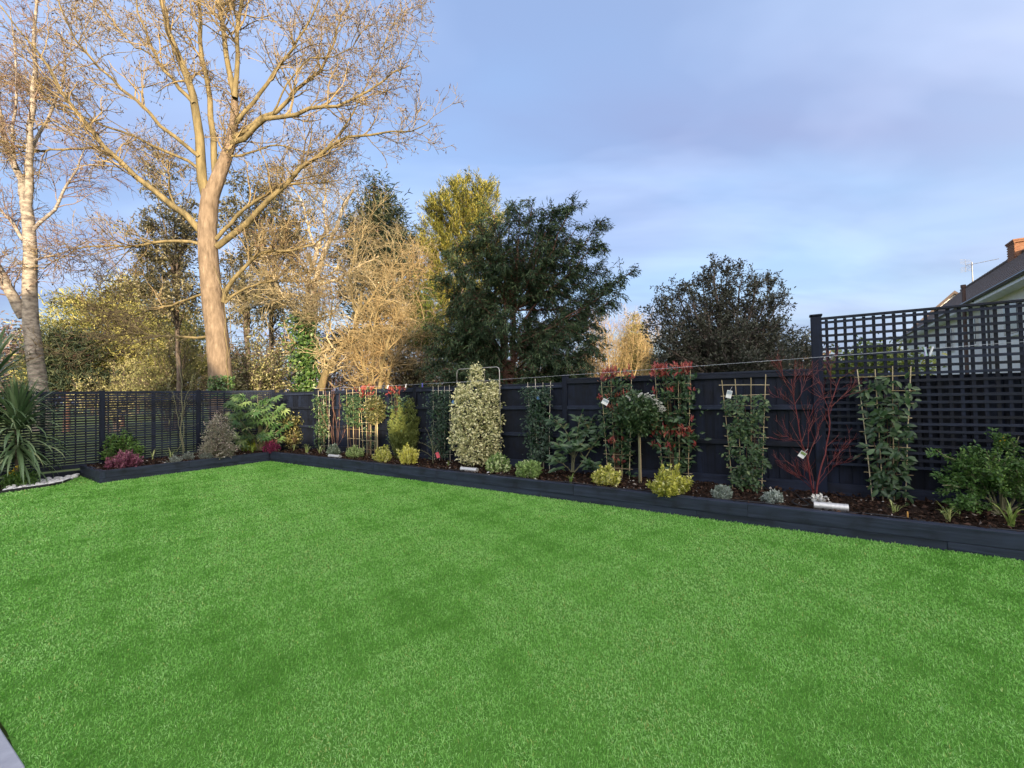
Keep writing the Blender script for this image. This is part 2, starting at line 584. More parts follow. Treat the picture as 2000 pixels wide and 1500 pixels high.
M_field = noise_mat("field_grass", [(0.3, (0.05, 0.085, 0.018)), (0.55, (0.10, 0.14, 0.035)), (0.8, (0.15, 0.16, 0.05))], scale=2.5, rough=0.9, bump=0.8, dist=0.05)
sheet("ground", [(-600, -300), (600, -300), (600, 900), (-600, 900)], -0.02, M_field)
M_turf = noise_mat("turf_backing", [(0.3, (0.08, 0.20, 0.03)), (0.7, (0.13, 0.30, 0.05))], scale=60, rough=0.95, spec=0.1, bump=0.6, dist=0.01)
edge_px = [(148, 934), (138, 940), (120, 946), (97, 951), (62, 956), (27, 961), (0, 965)]
LAWN_EDGE = [G(x, y, 0) for x, y in edge_px] + [np.array([-10.6, 7.2, 0]), np.array([-11.0, 5.6, 0])]
LAWN = [D_, A_, B2, np.array([8.6, -1.4, 0]), np.array([-0.2, 0.55, 0]), np.array([-2.31, 2.06, 0]), np.array([-2.66, 2.30, 0]), np.array([-6.5, 5.0 - 0.4, 0])] + LAWN_EDGE[::-1] + [E_]
sheet("lawn", LAWN, 0.004, M_turf)

def soil_mat():
    m, nt, n, l, b = new_mat("soil")
    tcn = n.new("ShaderNodeTexCoord")
    nz = n.new("ShaderNodeTexNoise"); nz.inputs['Scale'].default_value = 22; nz.inputs['Detail'].default_value = 8
    l.new(tcn.outputs['Object'], nz.inputs['Vector'])
    r = ramp(n, [(0.3, (0.008, 0.005, 0.004)), (0.6, (0.030, 0.018, 0.012)), (0.8, (0.055, 0.035, 0.024))])
    l.new(nz.outputs[0], r.inputs[0]); l.new(r.outputs[0], b.inputs['Base Color'])
    b.inputs['Roughness'].default_value = 0.95; set_spec(b, 0.15)
    bp = n.new("ShaderNodeBump"); bp.inputs['Strength'].default_value = 1.0; bp.inputs['Distance'].default_value = 0.05
    l.new(nz.outputs[0], bp.inputs['Height']); l.new(bp.outputs[0], b.inputs['Normal'])
    return m
M_soil = soil_mat()
# soil of the bed: a bumpy strip behind each front
def soil_strip():
    Vs, Fs, n0 = [], [], 0
    for (p, q, nv, dep) in ((A_, B2, -UN, 1.75), (D_, A_, -VN, 1.95)):
        nx = int(np.linalg.norm(q - p) / 0.06); ny = int(dep / 0.06)
        s, t = np.meshgrid(np.linspace(0, 1, nx), np.linspace(0, 1, ny), indexing='ij')
        P = p + (q - p) * s[..., None] + nv * dep * t[..., None]
        P[..., 2] = SOIL - 0.03 * (t < 0.05) + 0.018 * rng.normal(size=s.shape) + 0.02 * np.sin(P[..., 0] * 3) * np.sin(P[..., 1] * 4) + (0.0 if nv is not None else 0) - (0.006 if dep > 1.8 else 0)
        i, j = np.meshgrid(np.arange(nx - 1), np.arange(ny - 1), indexing='ij')
        a = (i * ny + j).ravel()
        Fs.append(np.stack([a, a + ny, a + ny + 1, a + 1], 1) + n0); Vs.append(P.reshape(-1, 3)); n0 += nx * ny
    return npmesh("soil", np.concatenate(Vs), np.concatenate(Fs), M_soil, smooth=True)
structure("soil", soil_strip())

def bed_pt(s, t):
    """s metres from the inner corner along the long bed, t metres back from its front"""
    return A_ + BD * s - UN * t

# bark mulch and white specks on the soil
M_bark = leaf_mat("bark_mulch", [(0.0, (0.012, 0.007, 0.005)), (0.5, (0.05, 0.028, 0.018)), (0.95, (0.085, 0.05, 0.035)), (0.965, (0.30, 0.27, 0.23)), (1.0, (0.55, 0.53, 0.49))], rough=0.9, spec=0.1, trans=0)
def mulch():
    n1_, n2_ = 16000, 3500
    s = rng.random(n1_) * 17.5; t = 0.1 + 1.45 * rng.random(n1_)
    P1 = A_ + BD * s[:, None] - UN * t[:, None]
    s2 = rng.random(n2_); t2 = 0.1 + 1.6 * rng.random(n2_)
    P2 = D_ + (A_ - D_) * s2[:, None] - VN * t2[:, None]
    P = np.concatenate([P1, P2]); P[:, 2] = SOIL + 0.012 + 0.02 * rng.random(len(P))
    Dv = nrm(rng.normal(size=P.shape) * [1, 1, 0.35]); Nv = nrm(np.array([0, 0, 1.]) + 0.5 * rng.normal(size=P.shape))
    L = 0.025 + 0.05 * rng.random(len(P)) ** 2
    rn = rng.random(len(P)); L = np.where(rn > 0.955, 0.010, L)
    V, Fc, k = leaf_cards(P, Dv, Nv, L, L * 0.5, True, 0.3, 0.05)
    o = link("bark_mulch", npmesh("bark_mulch", V, Fc, M_bark, np.repeat(rn, k)))
    stuff(o); o["label"] = "dark bark mulch with pale specks covering the soil of the bed"; o["category"] = "mulch"
mulch()

# ------------------------------------------------------------------ raised bed of painted sleepers
M_sleeper = wood_mat("painted_sleeper", (0.008, 0.013, 0.024), (0.027, 0.037, 0.064), axis=0, rough=0.6, scale=0.8, bump=0.8, var=.2)
bed = thing("raised_bed", "low L-shaped raised bed edged with charcoal painted timber sleepers", "raised bed", tuple(A_))
def sleepers(p, q, length, first):
    d = q - p; L = np.linalg.norm(d); d = d / L; rz = math.atan2(d[1], d[0])
    nv = np.array([d[1], -d[0], 0]) * -1
    for course, (z0, z1, off) in enumerate(((-0.05, 0.098, 0.004), (0.101, 0.262, 0.0))):
        x = 0.0
        k = length * (0.55 if course == 0 else first)
        while x < L - 0.02:
            e = min(L, x + k)
            mb = MB().cbox((0, 0, 0), (e - x - 0.0015, 0.10, z1 - z0), 0.004)
            c = p + d * (x + e) / 2 + nv * (0.05 + off + R.uniform(-0.003, 0.003))
            o = mb.build("sleeper", M_sleeper, bed, loc=(c[0] - A_[0], c[1] - A_[1], (z0 + z1) / 2))
            o.rotation_euler = (0, 0, rz + R.uniform(-0.001, 0.001))
            x = e; k = length
sleepers(A_ + BD * 0.05, B2, 2.4, 0.8)
sleepers(D_ + nrm(A_ - D_) * 0.101, A_ + nrm(A_ - D_) * 0.05, 2.4, 0.62)
sleepers(E_, D_ + nrm(D_ - E_) * 0.0, 2.4, 1.0)

# ------------------------------------------------------------------ board fence
NAVY0, NAVY1 = (0.0017, 0.0036, 0.0098), (0.0066, 0.0110, 0.0250)
M_board = wood_mat("stained_board", NAVY0, NAVY1, axis=2, rough=0.62, spec=0.26)
M_rail = wood_mat("stained_rail", (0.0042, 0.0068, 0.0155), (0.0135, 0.0195, 0.037), axis=0, rough=0.62, spec=0.3)
fence = thing("board_fence", "dark navy close-board fence with rails behind the long planted bed", "fence", tuple(P0), rz=RZ)
def piece(name, size, loc, mat, parent, cache={}, ch=0.0, rot=None):
    key = (name, tuple(round(q, 3) for q in size), mat.name, ch)
    if key not in cache:
        mb = MB()
        mb.cbox((0, 0, 0), size, ch) if ch else mb.box((0, 0, 0), size)
        cache[key] = mb.mesh(name, mat)
    o = link(name, cache[key], parent, loc)
    if rot:
        o.rotation_euler = rot
    return o
posts = [1.95, 3.9, 5.85, 7.8, 9.75, 11.7, 13.5]
edges = [0.07] + posts + [13.95]
for t in posts:
    h = 2.02 if t < 4.5 else 1.95
    piece("post", (0.10, 0.10, h), (t, 0, h / 2), M_board, fence, ch=0.006)
    piece("post_cap", (0.125, 0.125, 0.025), (t, 0, h + 0.013), M_board, fence, ch=0.006)
for i in range(len(edges) - 1):
    a, b = edges[i] + (0.05 if i else 0.0), edges[i + 1] - 0.05
    w = b - a; c = (a + b) / 2
    top = 1.955 if b < 4 else 1.885
    nb = max(2, round(w / 0.142))
    bw = w / nb
    for k in range(nb):
        piece("board", (round(bw + 0.012, 3), 0.014, top - 0.20), (a + bw * (k + 0.5), -0.010 + R.uniform(-0.0015, 0.0015), 0.16 + (top - 0.20) / 2 + R.uniform(-.004, .004)), M_board, fence,
              rot=(0, R.uniform(-.002, .002), R.uniform(0.115, 0.125)))
    piece("capping", (w, 0.075, 0.035), (c, 0.004, top + 0.0), M_rail, fence, ch=0.005)
    piece("rail", (w - 0.004, 0.035, 0.062), (c, 0.026, top - 0.05), M_rail, fence, ch=0.004)
    for z in (1.43, 0.90):
        piece("rail", (w - 0.004, 0.045, 0.072), (c, 0.032, z), M_rail, fence, ch=0.004)
    piece("gravel_board", (w, 0.04, 0.20), (c, 0.03, 0.29), M_rail, fence)

# ------------------------------------------------------------------ tall lattice screen
lattice = thing("lattice_fence", "tall dark lattice screen with open squares along its top", "fence", tuple(P0), rz=RZ)
for t in (0.0, -2.16, -4.32):
    piece("post", (0.125, 0.125, 2.70), (t, 0, 1.35), M_board, lattice, ch=0.006)
    piece("post_cap", (0.15, 0.15, 0.025), (t, 0, 2.715), M_board, lattice, ch=0.006)
for b in range(2):
    t1, t0 = -0.0625 - 2.16 * b, -2.0975 - 2.16 * b
    w, c = t1 - t0, (t1 + t0) / 2
    for k in range(22):
        z = 0.66 + k * 0.0925
        piece("slat", (w, 0.011, 0.034), (c, 0.040 + R.uniform(-.001, .001), z), M_rail, lattice)
    piece("capping", (w, 0.07, 0.03), (c, 0.035, 2.66), M_rail, lattice, ch=0.004)
    for k in range(20):
        piece("batten", (0.035, 0.011, 2.0), (t1 - 0.055 - k * (w - 0.11) / 19, 0.0285, 1.64), M_board, lattice)
    for k in range(14):
        piece("board", (0.154, 0.014, 1.62), (t1 - 0.072 - k * 0.1455, -0.05 + R.uniform(-.0015, .0015), 1.02), M_board, lattice, rot=(0, 0, 0.12))
    piece("rail", (w, 0.04, 0.07), (c, -0.085, 1.60), M_rail, lattice)
    piece("rail", (w, 0.04, 0.07), (c, -0.085, 0.60), M_rail, lattice)
    piece("gravel_board", (w, 0.04, 0.18), (c, 0.0, 0.29), M_rail, lattice)

# ------------------------------------------------------------------ slatted screen on the left
screen = thing("slatted_fence", "dark see-through fence of thin horizontal slats and square posts", "fence", tuple(CORNER), rz=VZ)
SB = 1.965
for k in range(5):
    piece("post", (0.10, 0.10, 2.0), (k * SB, 0, 1.0), M_board, screen, ch=0.006)
for b in range(4):
    a = b * SB + 0.05; w = SB - 0.10; c = a + w / 2
    for k in range(28):
        piece("slat", (w, 0.016, 0.043), (c, 0.022, 0.32 + k * 0.0598), M_rail, screen)
    piece("capping", (w, 0.05, 0.03), (c, 0.01, 1.965), M_rail, screen)
    for k in range(11):
        wide = 0.085 if k == 5 else 0.026
        piece("batten", (wide, 0.02, 1.66), (a + 0.06 + k * (w - 0.12) / 10, 0.003, 1.12), M_board, screen)
    piece("rail", (w, 0.05, 0.10), (c, 0.02, 0.235), M_rail, screen, ch=0.004)
    piece("gravel_board", (w, 0.05, 0.14), (c, 0.035, 0.07), M_rail, screen, ch=0.004)

# ------------------------------------------------------------------ patio corner
M_stone = noise_mat("paving_stone", [(0.3, (0.30, 0.31, 0.35)), (0.7, (0.40, 0.41, 0.45))], scale=14, rough=0.7, bump=0.25, dist=0.006)
M_joint = noise_mat("paving_joint", [(0.3, (0.03, 0.03, 0.035)), (0.7, (0.06, 0.06, 0.065))], scale=30, rough=0.95)
pat = [np.array([-0.2, 0.50, 0]), np.array([-2.33, 2.03, 0]), np.array([-2.69, 2.27, 0]), np.array([-6.5, 4.55, 0]), np.array([-9.5, 1.0, 0]), np.array([-3.2, -3.2, 0])]
patio = sheet("patio", pat, 0.008, M_joint)
pd = nrm(pat[1] - pat[3]); pn = np.array([pd[1], -pd[0], 0])
for i in range(9):
    for j in range(7):
        c = pat[3] + pd * (-0.25 + i * 0.606 + (0.3 if j % 2 else 0)) + pn * (0.258 + j * 0.606)
        if not in_poly(np.array([c[0]]), np.array([c[1]]), [q + pn * 0.1 for q in pat])[0]:
            continue
        o = piece("paving_stone", (0.60, 0.60, 0.03), (c[0], c[1], 0.012), M_stone, patio, ch=0.005)
        o.rotation_euler = (0, 0, math.atan2(pd[1], pd[0]))

# ------------------------------------------------------------------ unseen houses behind the camera, placed and shaped to shade the garden
M_brick = noise_mat("house_brick", [(0.3, (0.22, 0.10, 0.06)), (0.7, (0.34, 0.17, 0.10))], scale=18, rough=0.85, stretch=(1, 1, 4))
M_render = noise_mat("white_render", [(0.3, (0.74, 0.73, 0.70)), (0.7, (0.84, 0.83, 0.80))], scale=5, rough=0.85, bump=0.15)
M_tile = noise_mat("roof_tile", [(0.3, (0.085, 0.065, 0.055)), (0.7, (0.16, 0.12, 0.10))], scale=9, rough=0.8, stretch=(1, 1, 3), bump=0.7, dist=0.03)
M_frame = flat_mat("white_frame", (0.75, 0.75, 0.75), 0.4)
M_glass = flat_mat("dark_glass", (0.03, 0.035, 0.04), 0.08, 0.6)
def shade_house(x0, x1, ya, yb, eave, apex, label):
    hs = thing("house", label, "house", ((x0 + x1) / 2, ya, 0))
    xm = (x0 + x1) / 2; w = x1 - x0
    mb = MB().prism([(-w / 2, 0, 0), (w / 2, 0, 0), (w / 2, 0, eave), (0, 0, apex), (-w / 2, 0, eave)], (0, yb - ya, 0))
    mb.build("wall", M_render, hs)
    rf = MB()
    for s in (-1, 1):
        e = 0.4
        k = (apex - eave) / (w / 2)
        rf.prism([(0, 0.35, apex + 0.02), (s * (w / 2 + e), 0.35, eave - k * e + 0.02), (s * (w / 2 + e), 0.35, eave - k * e + 0.2), (0, 0.35, apex + 0.22)], (0, yb - ya - 0.7, 0))
    rf.build("roof", M_tile, hs)
    for sx in (-0.25, 0.25):
        for z in (1.4, 4.0):
            if z + 1.3 < eave + 0.6:
                f = MB().box((sx * w, 0.02, z), (1.5, 0.08, 1.25)).build("window", M_frame, hs)
                MB().box((sx * w, 0.065, z), (1.34, 0.02, 1.09)).build("pane", M_glass, f)
shade_house(-9.8, 1.2, -15.0, -25, 5.7, 11.3, "unseen white rendered house with a steep gable shaped to shade the left side")
shade_house(6.9, 16.6, -15.0, -20, 9.8, 14.0, "unseen tall white rendered house with a wide gable shaped to shade the conifer")
ext = thing("shade_garden_room", "unseen flat-roofed brick garden room added low between the gables to let sun over", "garden room", (3.75, -14.4, 0))  # added unseen block; its height sets where sun reaches the far fence
MB().box((0, -3.4, 2.5), (5.0, 6.6, 5.0)).build("wall", M_brick, ext)
MB().box((0, -3.4, 5.1), (4.6, 6.9, 0.2)).build("roof", M_tile, ext)
for k in range(3):
    f = MB().box((-1.2 + k * 1.2, -0.09, 1.1), (1.15, 0.1, 2.1)).build("door", M_frame, ext)
    MB().box((-1.2 + k * 1.2, -0.03, 1.1), (1.0, 0.03, 1.95)).build("pane", M_glass, f)

# ------------------------------------------------------------------ neighbour's house beyond the lattice
HD = np.array([0.56, 0.828, 0.0]); HP = np.array([0.828, -0.56, 0.0])
H0 = np.array([15.5, 13.2, 0.0])
HZ = math.atan2(HD[1], HD[0])
house = thing("house", "white rendered house with a long brown tiled roof and brick chimney beyond the lattice screen", "house", tuple(H0), rz=HZ)
# local x along the eaves away from the camera, local y = -HP is towards the garden
HL0, HL1, EV, RG, DP = -7.0, 21.5, 5.0, 8.0, 3.4
M_gut = flat_mat("black_gutter", (0.03, 0.03, 0.032), 0.35)
wy = -0.45
MB().prism([(HL0, wy, 0), (HL0, wy - 2 * DP + 0.9, 0), (HL0, wy - 2 * DP + 0.9, EV - 0.1), (HL0, -DP, RG - 0.15), (HL0, wy, EV + 0.2)], (HL1 - HL0 - 0.3, 0, 0)).build("wall", M_render, house)
rows = 14
rf = MB()
for s in (1, -1):
    y0, y1 = (0.0, -DP) if s == 1 else (-2 * DP, -DP)
    for k in range(rows):
        a, b = k / rows, (k + 1.12) / rows
        ya, yb = y0 + (y1 - y0) * a, y0 + (y1 - y0) * b
        za, zb = EV + (RG - EV) * a, EV + (RG - EV) * min(b, 1.0)
        if b > 1: yb = y1
        rf.prism([(HL0 - .2, ya, za + 0.05), (HL0 - .2, yb, zb + 0.015), (HL0 - .2, yb, zb - 0.03), (HL0 - .2, ya, za)], (HL1 - HL0 + .2, 0, 0))
roof_o = rf.build("roof", M_tile, house)
rt = MB()
for k in range(60):
    rt.tube([(HL0 + k * 0.475, -DP, RG + 0.03), (HL0 + k * 0.475 + 0.46, -DP, RG + 0.045)], 0.11, 8)
rt.build("ridge_tiles", M_tile, roof_o)
MB().tube([(HL0, 0.05, EV - 0.02), (HL1, 0.05, EV - 0.02)], 0.065, 8).build("gutter", M_gut, house)
MB().box(((HL0 + HL1) / 2, -0.02, EV - 0.09), (HL1 - HL0, 0.03, 0.2)).build("fascia", M_frame, house)
MB().box(((HL0 + HL1) / 2, -0.24, EV - 0.19), (HL1 - HL0, 0.42, 0.02)).build("soffit", M_frame, house)
for sx in (-0.6, 2.2, 6.5, 10.0):
    f = MB().box((sx, wy + 0.02, 3.9), (1.3, 0.08, 1.15)).build("window", M_frame, house)
    for k in (-1, 1):
        MB().box((sx + k * 0.31, wy + 0.07, 3.9), (0.54, 0.02, 1.0)).build("pane", M_glass, f)
for sx in (4.3,):
    MB().tube([(sx, wy + 0.08, 0.0), (sx, wy + 0.08, EV - 0.35), (sx, 0.03, EV - 0.06)], 0.04, 8).build("downpipe", M_gut, house)
# chimney
chx = 11.7
ch = MB()
M_chim = noise_mat("chimney_brick", [(0.3, (0.16, 0.07, 0.045)), (0.5, (0.25, 0.12, 0.07)), (0.75, (0.32, 0.20, 0.12))], scale=7, rough=0.9, stretch=(1, 1, 3))
chim = MB().box((chx + .1, -DP, RG + 0.0), (0.8, 0.62, 1.1)).build("chimney", M_chim, house)
bm_ = MB().box((0, 0, 0), (0.205, 0.025, 0.06)).mesh("brick", M_chim)
for row in range(17):
    for k in range(4):
        x = chx + .1 - 0.33 + k * 0.22 + (0.06 if row % 2 else -0.05)
        o = link("brick", bm_, chim, (x, -DP + 0.318, RG - 0.5 + row * 0.0625))
for z, e in ((0.56, 0.08), (0.64, 0.14)):
    MB().box((chx + .1, -DP, RG + z), (0.9 + e, 0.62 + e, 0.075)).build("chimney_course", M_chim, chim)
# flue pipe beside the eaves
fp = W(1882, 575, 18.0)
flue = thing("flue_pipe", "brown upright flue pipe rising beside the house eaves above the lattice", "flue pipe", (fp[0], fp[1], 0))
M_flue = flat_mat("brown_flue", (0.07, 0.04, 0.032), 0.5)
MB().tube([(0, 0, 0), (0, 0, 5.75)], 0.065, 10).build("pipe", M_flue, flue)
MB().tube([(0, 0, 5.72), (0, 0, 5.85)], 0.085, 10).build("cowl", M_flue, flue)
# aerial on the ridge
ap = H0 + HD * 19.2 + HP * 3.4
aer = thing("tv_aerial", "white television aerial on the roof ridge to the left of the chimney", "aerial", (ap[0], ap[1], RG + 0.05), rz=-.6)
M_al = flat_mat("pale_aluminium", (0.24, 0.245, 0.26), 0.5, 0.4, 0.2)
MB().tube([(0, 0, -0.1), (0, 0, 1.35)], 0.03, 8).build("mast", M_al, aer)
MB().tube([(-0.25, 0.1, 1.2), (1.05, -0.5, 1.24)], 0.016, 6).build("boom", M_al, aer)
for k in range(6):
    c = np.array([-0.1, 0.03, 1.2]) + np.array([1.1, -.5, .03]) * k / 5.5
    MB().tube([c + np.array([-0.07, -.16, -.03]), c + np.array([0.07, .16, .03])], 0.009, 5).build("element", M_al, aer)
for s in (-1, 1):
    for k in range(4):
        c = np.array([-0.25 + .09 * k * 0, 0.1, 1.2 + s * (0.09 + k * 0.09)])
        MB().tube([c + np.array([-0.28, -.12, s * .05]), c + np.array([0.28, .12, -s * .05])], 0.009, 5).build("reflector_rod", M_al, aer)
    MB().tube([(-0.25, 0.1, 1.2), (-0.27, 0.12, 1.2 + s * 0.4)], 0.01, 5).build("reflector_arm", M_al, aer)
# second, sunlit house further back
s0 = W(1868, 660, 33.0)
far = thing("house", "far cream house with a sunlit gable seen through the lattice squares", "house", (s0[0], s0[1], 0), rz=math.radians(-42))
MB().prism([(-2.6, 0, 0), (2.6, 0, 0), (2.6, 0, 6.0), (0, 0, 8.6), (-2.6, 0, 6.0)], (0, 7, 0)).build("wall", M_render, far)
rfm = MB()
for s in (-1, 1):
    rfm.prism([(0, -0.3, 8.63), (s * 2.95, -0.3, 5.68), (s * 2.95, -0.3, 5.86), (0, -0.3, 8.85)], (0, 7.6, 0))
rfm.build("roof", M_tile, far)
for sx in (-1.1, 1.1):
    f = MB().box((sx, -0.03, 4.4), (1.1, 0.08, 1.2)).build("window", M_frame, far)
    MB().box((sx, -0.08, 4.4), (0.95, 0.02, 1.05)).build("pane", M_glass, f)
# ------------------------------------------------------------------ artificial lawn: individual blades
M_blade = leaf_mat("turf_blade", [(0.0, (0.06, 0.21, 0.018)), (0.35, (0.18, 0.455, 0.065)), (0.7, (0.31, 0.63, 0.145)), (0.93, (0.48, 0.76, 0.28)), (0.965, (0.52, 0.62, 0.18)), (1.0, (0.36, 0.36, 0.10))], rough=0.6, spec=0.22, trans=0.3)
def lawn_blades():
    N = 4_000_000
    x = rng.uniform(-11.2, 9.0, N); y = rng.uniform(-1.5, 12.1, N)
    d = np.hypot(x, y) + 1e-6
    keep = np.minimum(1.0, (2.9 / d) ** 1.2)
    keep = np.where((np.abs(x) < 1.25 * y + 0.5) & (d > 1.6), keep, keep * 0.08)
    m = rng.random(N) < keep
    x, y = x[m], y[m]
    m = in_poly(x, y, LAWN)
    x, y = x[m], y[m]
    n = len(x); d = np.hypot(x, y)
    # nap: lean direction and lightness drift over the lawn
    nz = .7 * np.sin(x * 1.3 + 1.7 * np.sin(y * 0.9)) + .6 * np.sin(y * 1.9 + x * 0.6 + 1.3 * np.sin(x * 2.1)) + 0.8 * np.sin(x * 4.3 - y * 3.1 + 1.1 * np.sin(y * 5.3)) + 0.8 * np.sin(x * 7.9 + y * 6.7 + np.sin(x * 5.1)) + .7 * np.sin(x * 13.1 - y * 11.7 + 1.3 * np.sin(y * 9.0)) + .5 * np.sin(x * 23 + y * 19 + 1.5 * np.sin(x * 17))
    th = 0.9 + 0.35 * nz + rng.normal(size=n) * 1.6
    lean = np.radians(np.clip(50 + 5 * nz + rng.normal(size=n) * 22, 3, 88))
    L = (0.013 + 0.013 * rng.random(n)) * (1 + 0.03 * d)
    w = 0.0018 * np.maximum(1, d / 2.7) ** 0.95
    side = th + math.pi / 2 + rng.normal(size=n) * 0.6
    S = np.stack([np.cos(side) * w, np.sin(side) * w, np.zeros(n)], 1)
    cx, sn = np.cos(th), np.sin(th)
    b = np.stack([x, y, np.full(n, 0.004)], 1)
    l1 = lean * 0.5
    mid = b + np.stack([cx * np.sin(l1), sn * np.sin(l1), np.cos(l1)], 1) * (L * 0.55)[:, None]
    l2 = lean * 1.55
    tip = mid + np.stack([cx * np.sin(l2), sn * np.sin(l2), np.cos(l2)], 1) * (L * 0.6)[:, None]
    V = np.stack([b - S * .8, mid + S, mid - S, tip], 1).reshape(-1, 3)
    base = (np.arange(n) * 4)[:, None]
    T = np.concatenate([base + np.array([[0, 1, 2]]), base + np.array([[2, 1, 3]])])
    rn = np.clip(0.455 + 0.105 * nz + rng.normal(size=n) * 0.23, 0.0, 0.95)
    rn = np.where(rng.random(n) < 0.045, 0.97 + 0.02 * rng.random(n), rn)
    me = npmesh("grass_blades", V, T, M_blade, np.concatenate([rn, rn]))
    print("blades", n)
    o = stuff(link("grass_blades", me))
    o["label"] = "short bright green artificial turf covering the whole lawn"; o["category"] = "artificial grass"
lawn_blades()
# ------------------------------------------------------------------ trees
def bark_mat(name, c0, c1, c2=None, scale=6.0, stretch=(1, 1, 0.25), rough=0.85, bump=0.8, dist=0.03):
    st = [(0.32, c0), (0.62, c1)] + ([(0.75, c2)] if c2 else [])
    return noise_mat(name, st, scale=scale, rough=rough, spec=0.15, bump=bump, dist=dist, stretch=stretch)
M_bark_pale = bark_mat("pale_bark", (0.115, 0.085, 0.06), (0.225, 0.17, 0.122), (0.29, 0.235, 0.17), scale=9, bump=1.0, dist=0.05, stretch=(1, 1, 0.3))
M_limb = bark_mat("mossy_limb", (0.08, 0.066, 0.035), (0.22, 0.175, 0.09), scale=5)
M_twig = leaf_mat("tan_twig", [(0, (0.10, 0.078, 0.05)), (0.5, (0.22, 0.17, 0.095)), (1, (0.33, 0.25, 0.13))], rough=0.8, spec=0.1, trans=0)
M_bud = leaf_mat("catkin_bud", [(0, (0.05, 0.032, 0.03)), (0.6, (0.13, 0.075, 0.06)), (1, (0.2, 0.13, 0.085))], rough=0.8, spec=0.1, trans=0.1)
M_birch = noise_mat("birch_bark", [(0.30, (0.07, 0.055, 0.05)), (0.45, (0.18, 0.155, 0.13)), (0.62, (0.34, 0.30, 0.25)), (0.8, (0.25, 0.20, 0.165))], scale=6, rough=0.7, spec=0.2, bump=0.7, dist=0.02, stretch=(0.9, 0.9, 1.7))
M_grey_bark = bark_mat("grey_bark", (0.06, 0.048, 0.04), (0.15, 0.12, 0.10), scale=6)
M_red_bark = bark_mat("reddish_bark", (0.07, 0.042, 0.034), (0.15, 0.085, 0.066), scale=6)

def px_limbs(specs, base, Y0, S=12, jit=1.0):
    out = []
    for (pts, dY, r0, r1, *y0) in specs:
        n = len(pts)
        q = [W(x, y, Y0 + (y0[0] if y0 else 0) + dY * i / (n - 1)) for i, (x, y) in enumerate(pts)]
        q = np.array(q) - base
        P, Rr = limb(q, r0, r1, S)
        L = np.linalg.norm(q[-1] - q[0])
        P[:, 1:-1] += rng.normal(size=P[:, 1:-1].shape) * 0.018 * L / 3 * jit
        out.append((P, Rr))
    return out

def cat(prs):
    return np.concatenate([p for p, r in prs]), np.concatenate([r for p, r in prs])

def lengths(P):
    return np.linalg.norm(np.diff(P, axis=1), axis=2).sum(1)

# ---- the big bare tree
b1 = W(432, 740, 15.0); b1[2] = 0
t1 = thing("bare_tree", "tall bare tree with a thick pale trunk and wide crown behind the slatted fence", "tree", tuple(b1))
trunk = px_limbs([
    ([(434, 830), (432, 760), (428, 690), (420, 620), (412, 560), (407, 500), (404, 450), (408, 400), (412, 375)], 0.0, 0.385, 0.27),
], b1, 15.0, 14, .12)
lead = px_limbs([
    ([(412, 385), (425, 350), (445, 300), (458, 240), (459, 180)], 0.2, 0.25, 0.10),
    ([(406, 395), (398, 345), (386, 290), (384, 230), (374, 165), (347, 105), (322, 30), (300, -60), (280, -150)], -0.6, 0.20, 0.05),
    ([(421, 345), (416, 290), (413, 200), (398, 118), (388, 40), (392, -60), (385, -140)], 0.9, 0.13, 0.04),
    ([(459, 190), (446, 134), (437, 66), (430, 0), (436, -90), (425, -160)], 0.6, 0.12, 0.04),
    ([(459, 190), (464, 134), (463, 60), (470, 0), (482, -100)], -0.7, 0.10, 0.04),
], b1, 15.0, 14, .4)
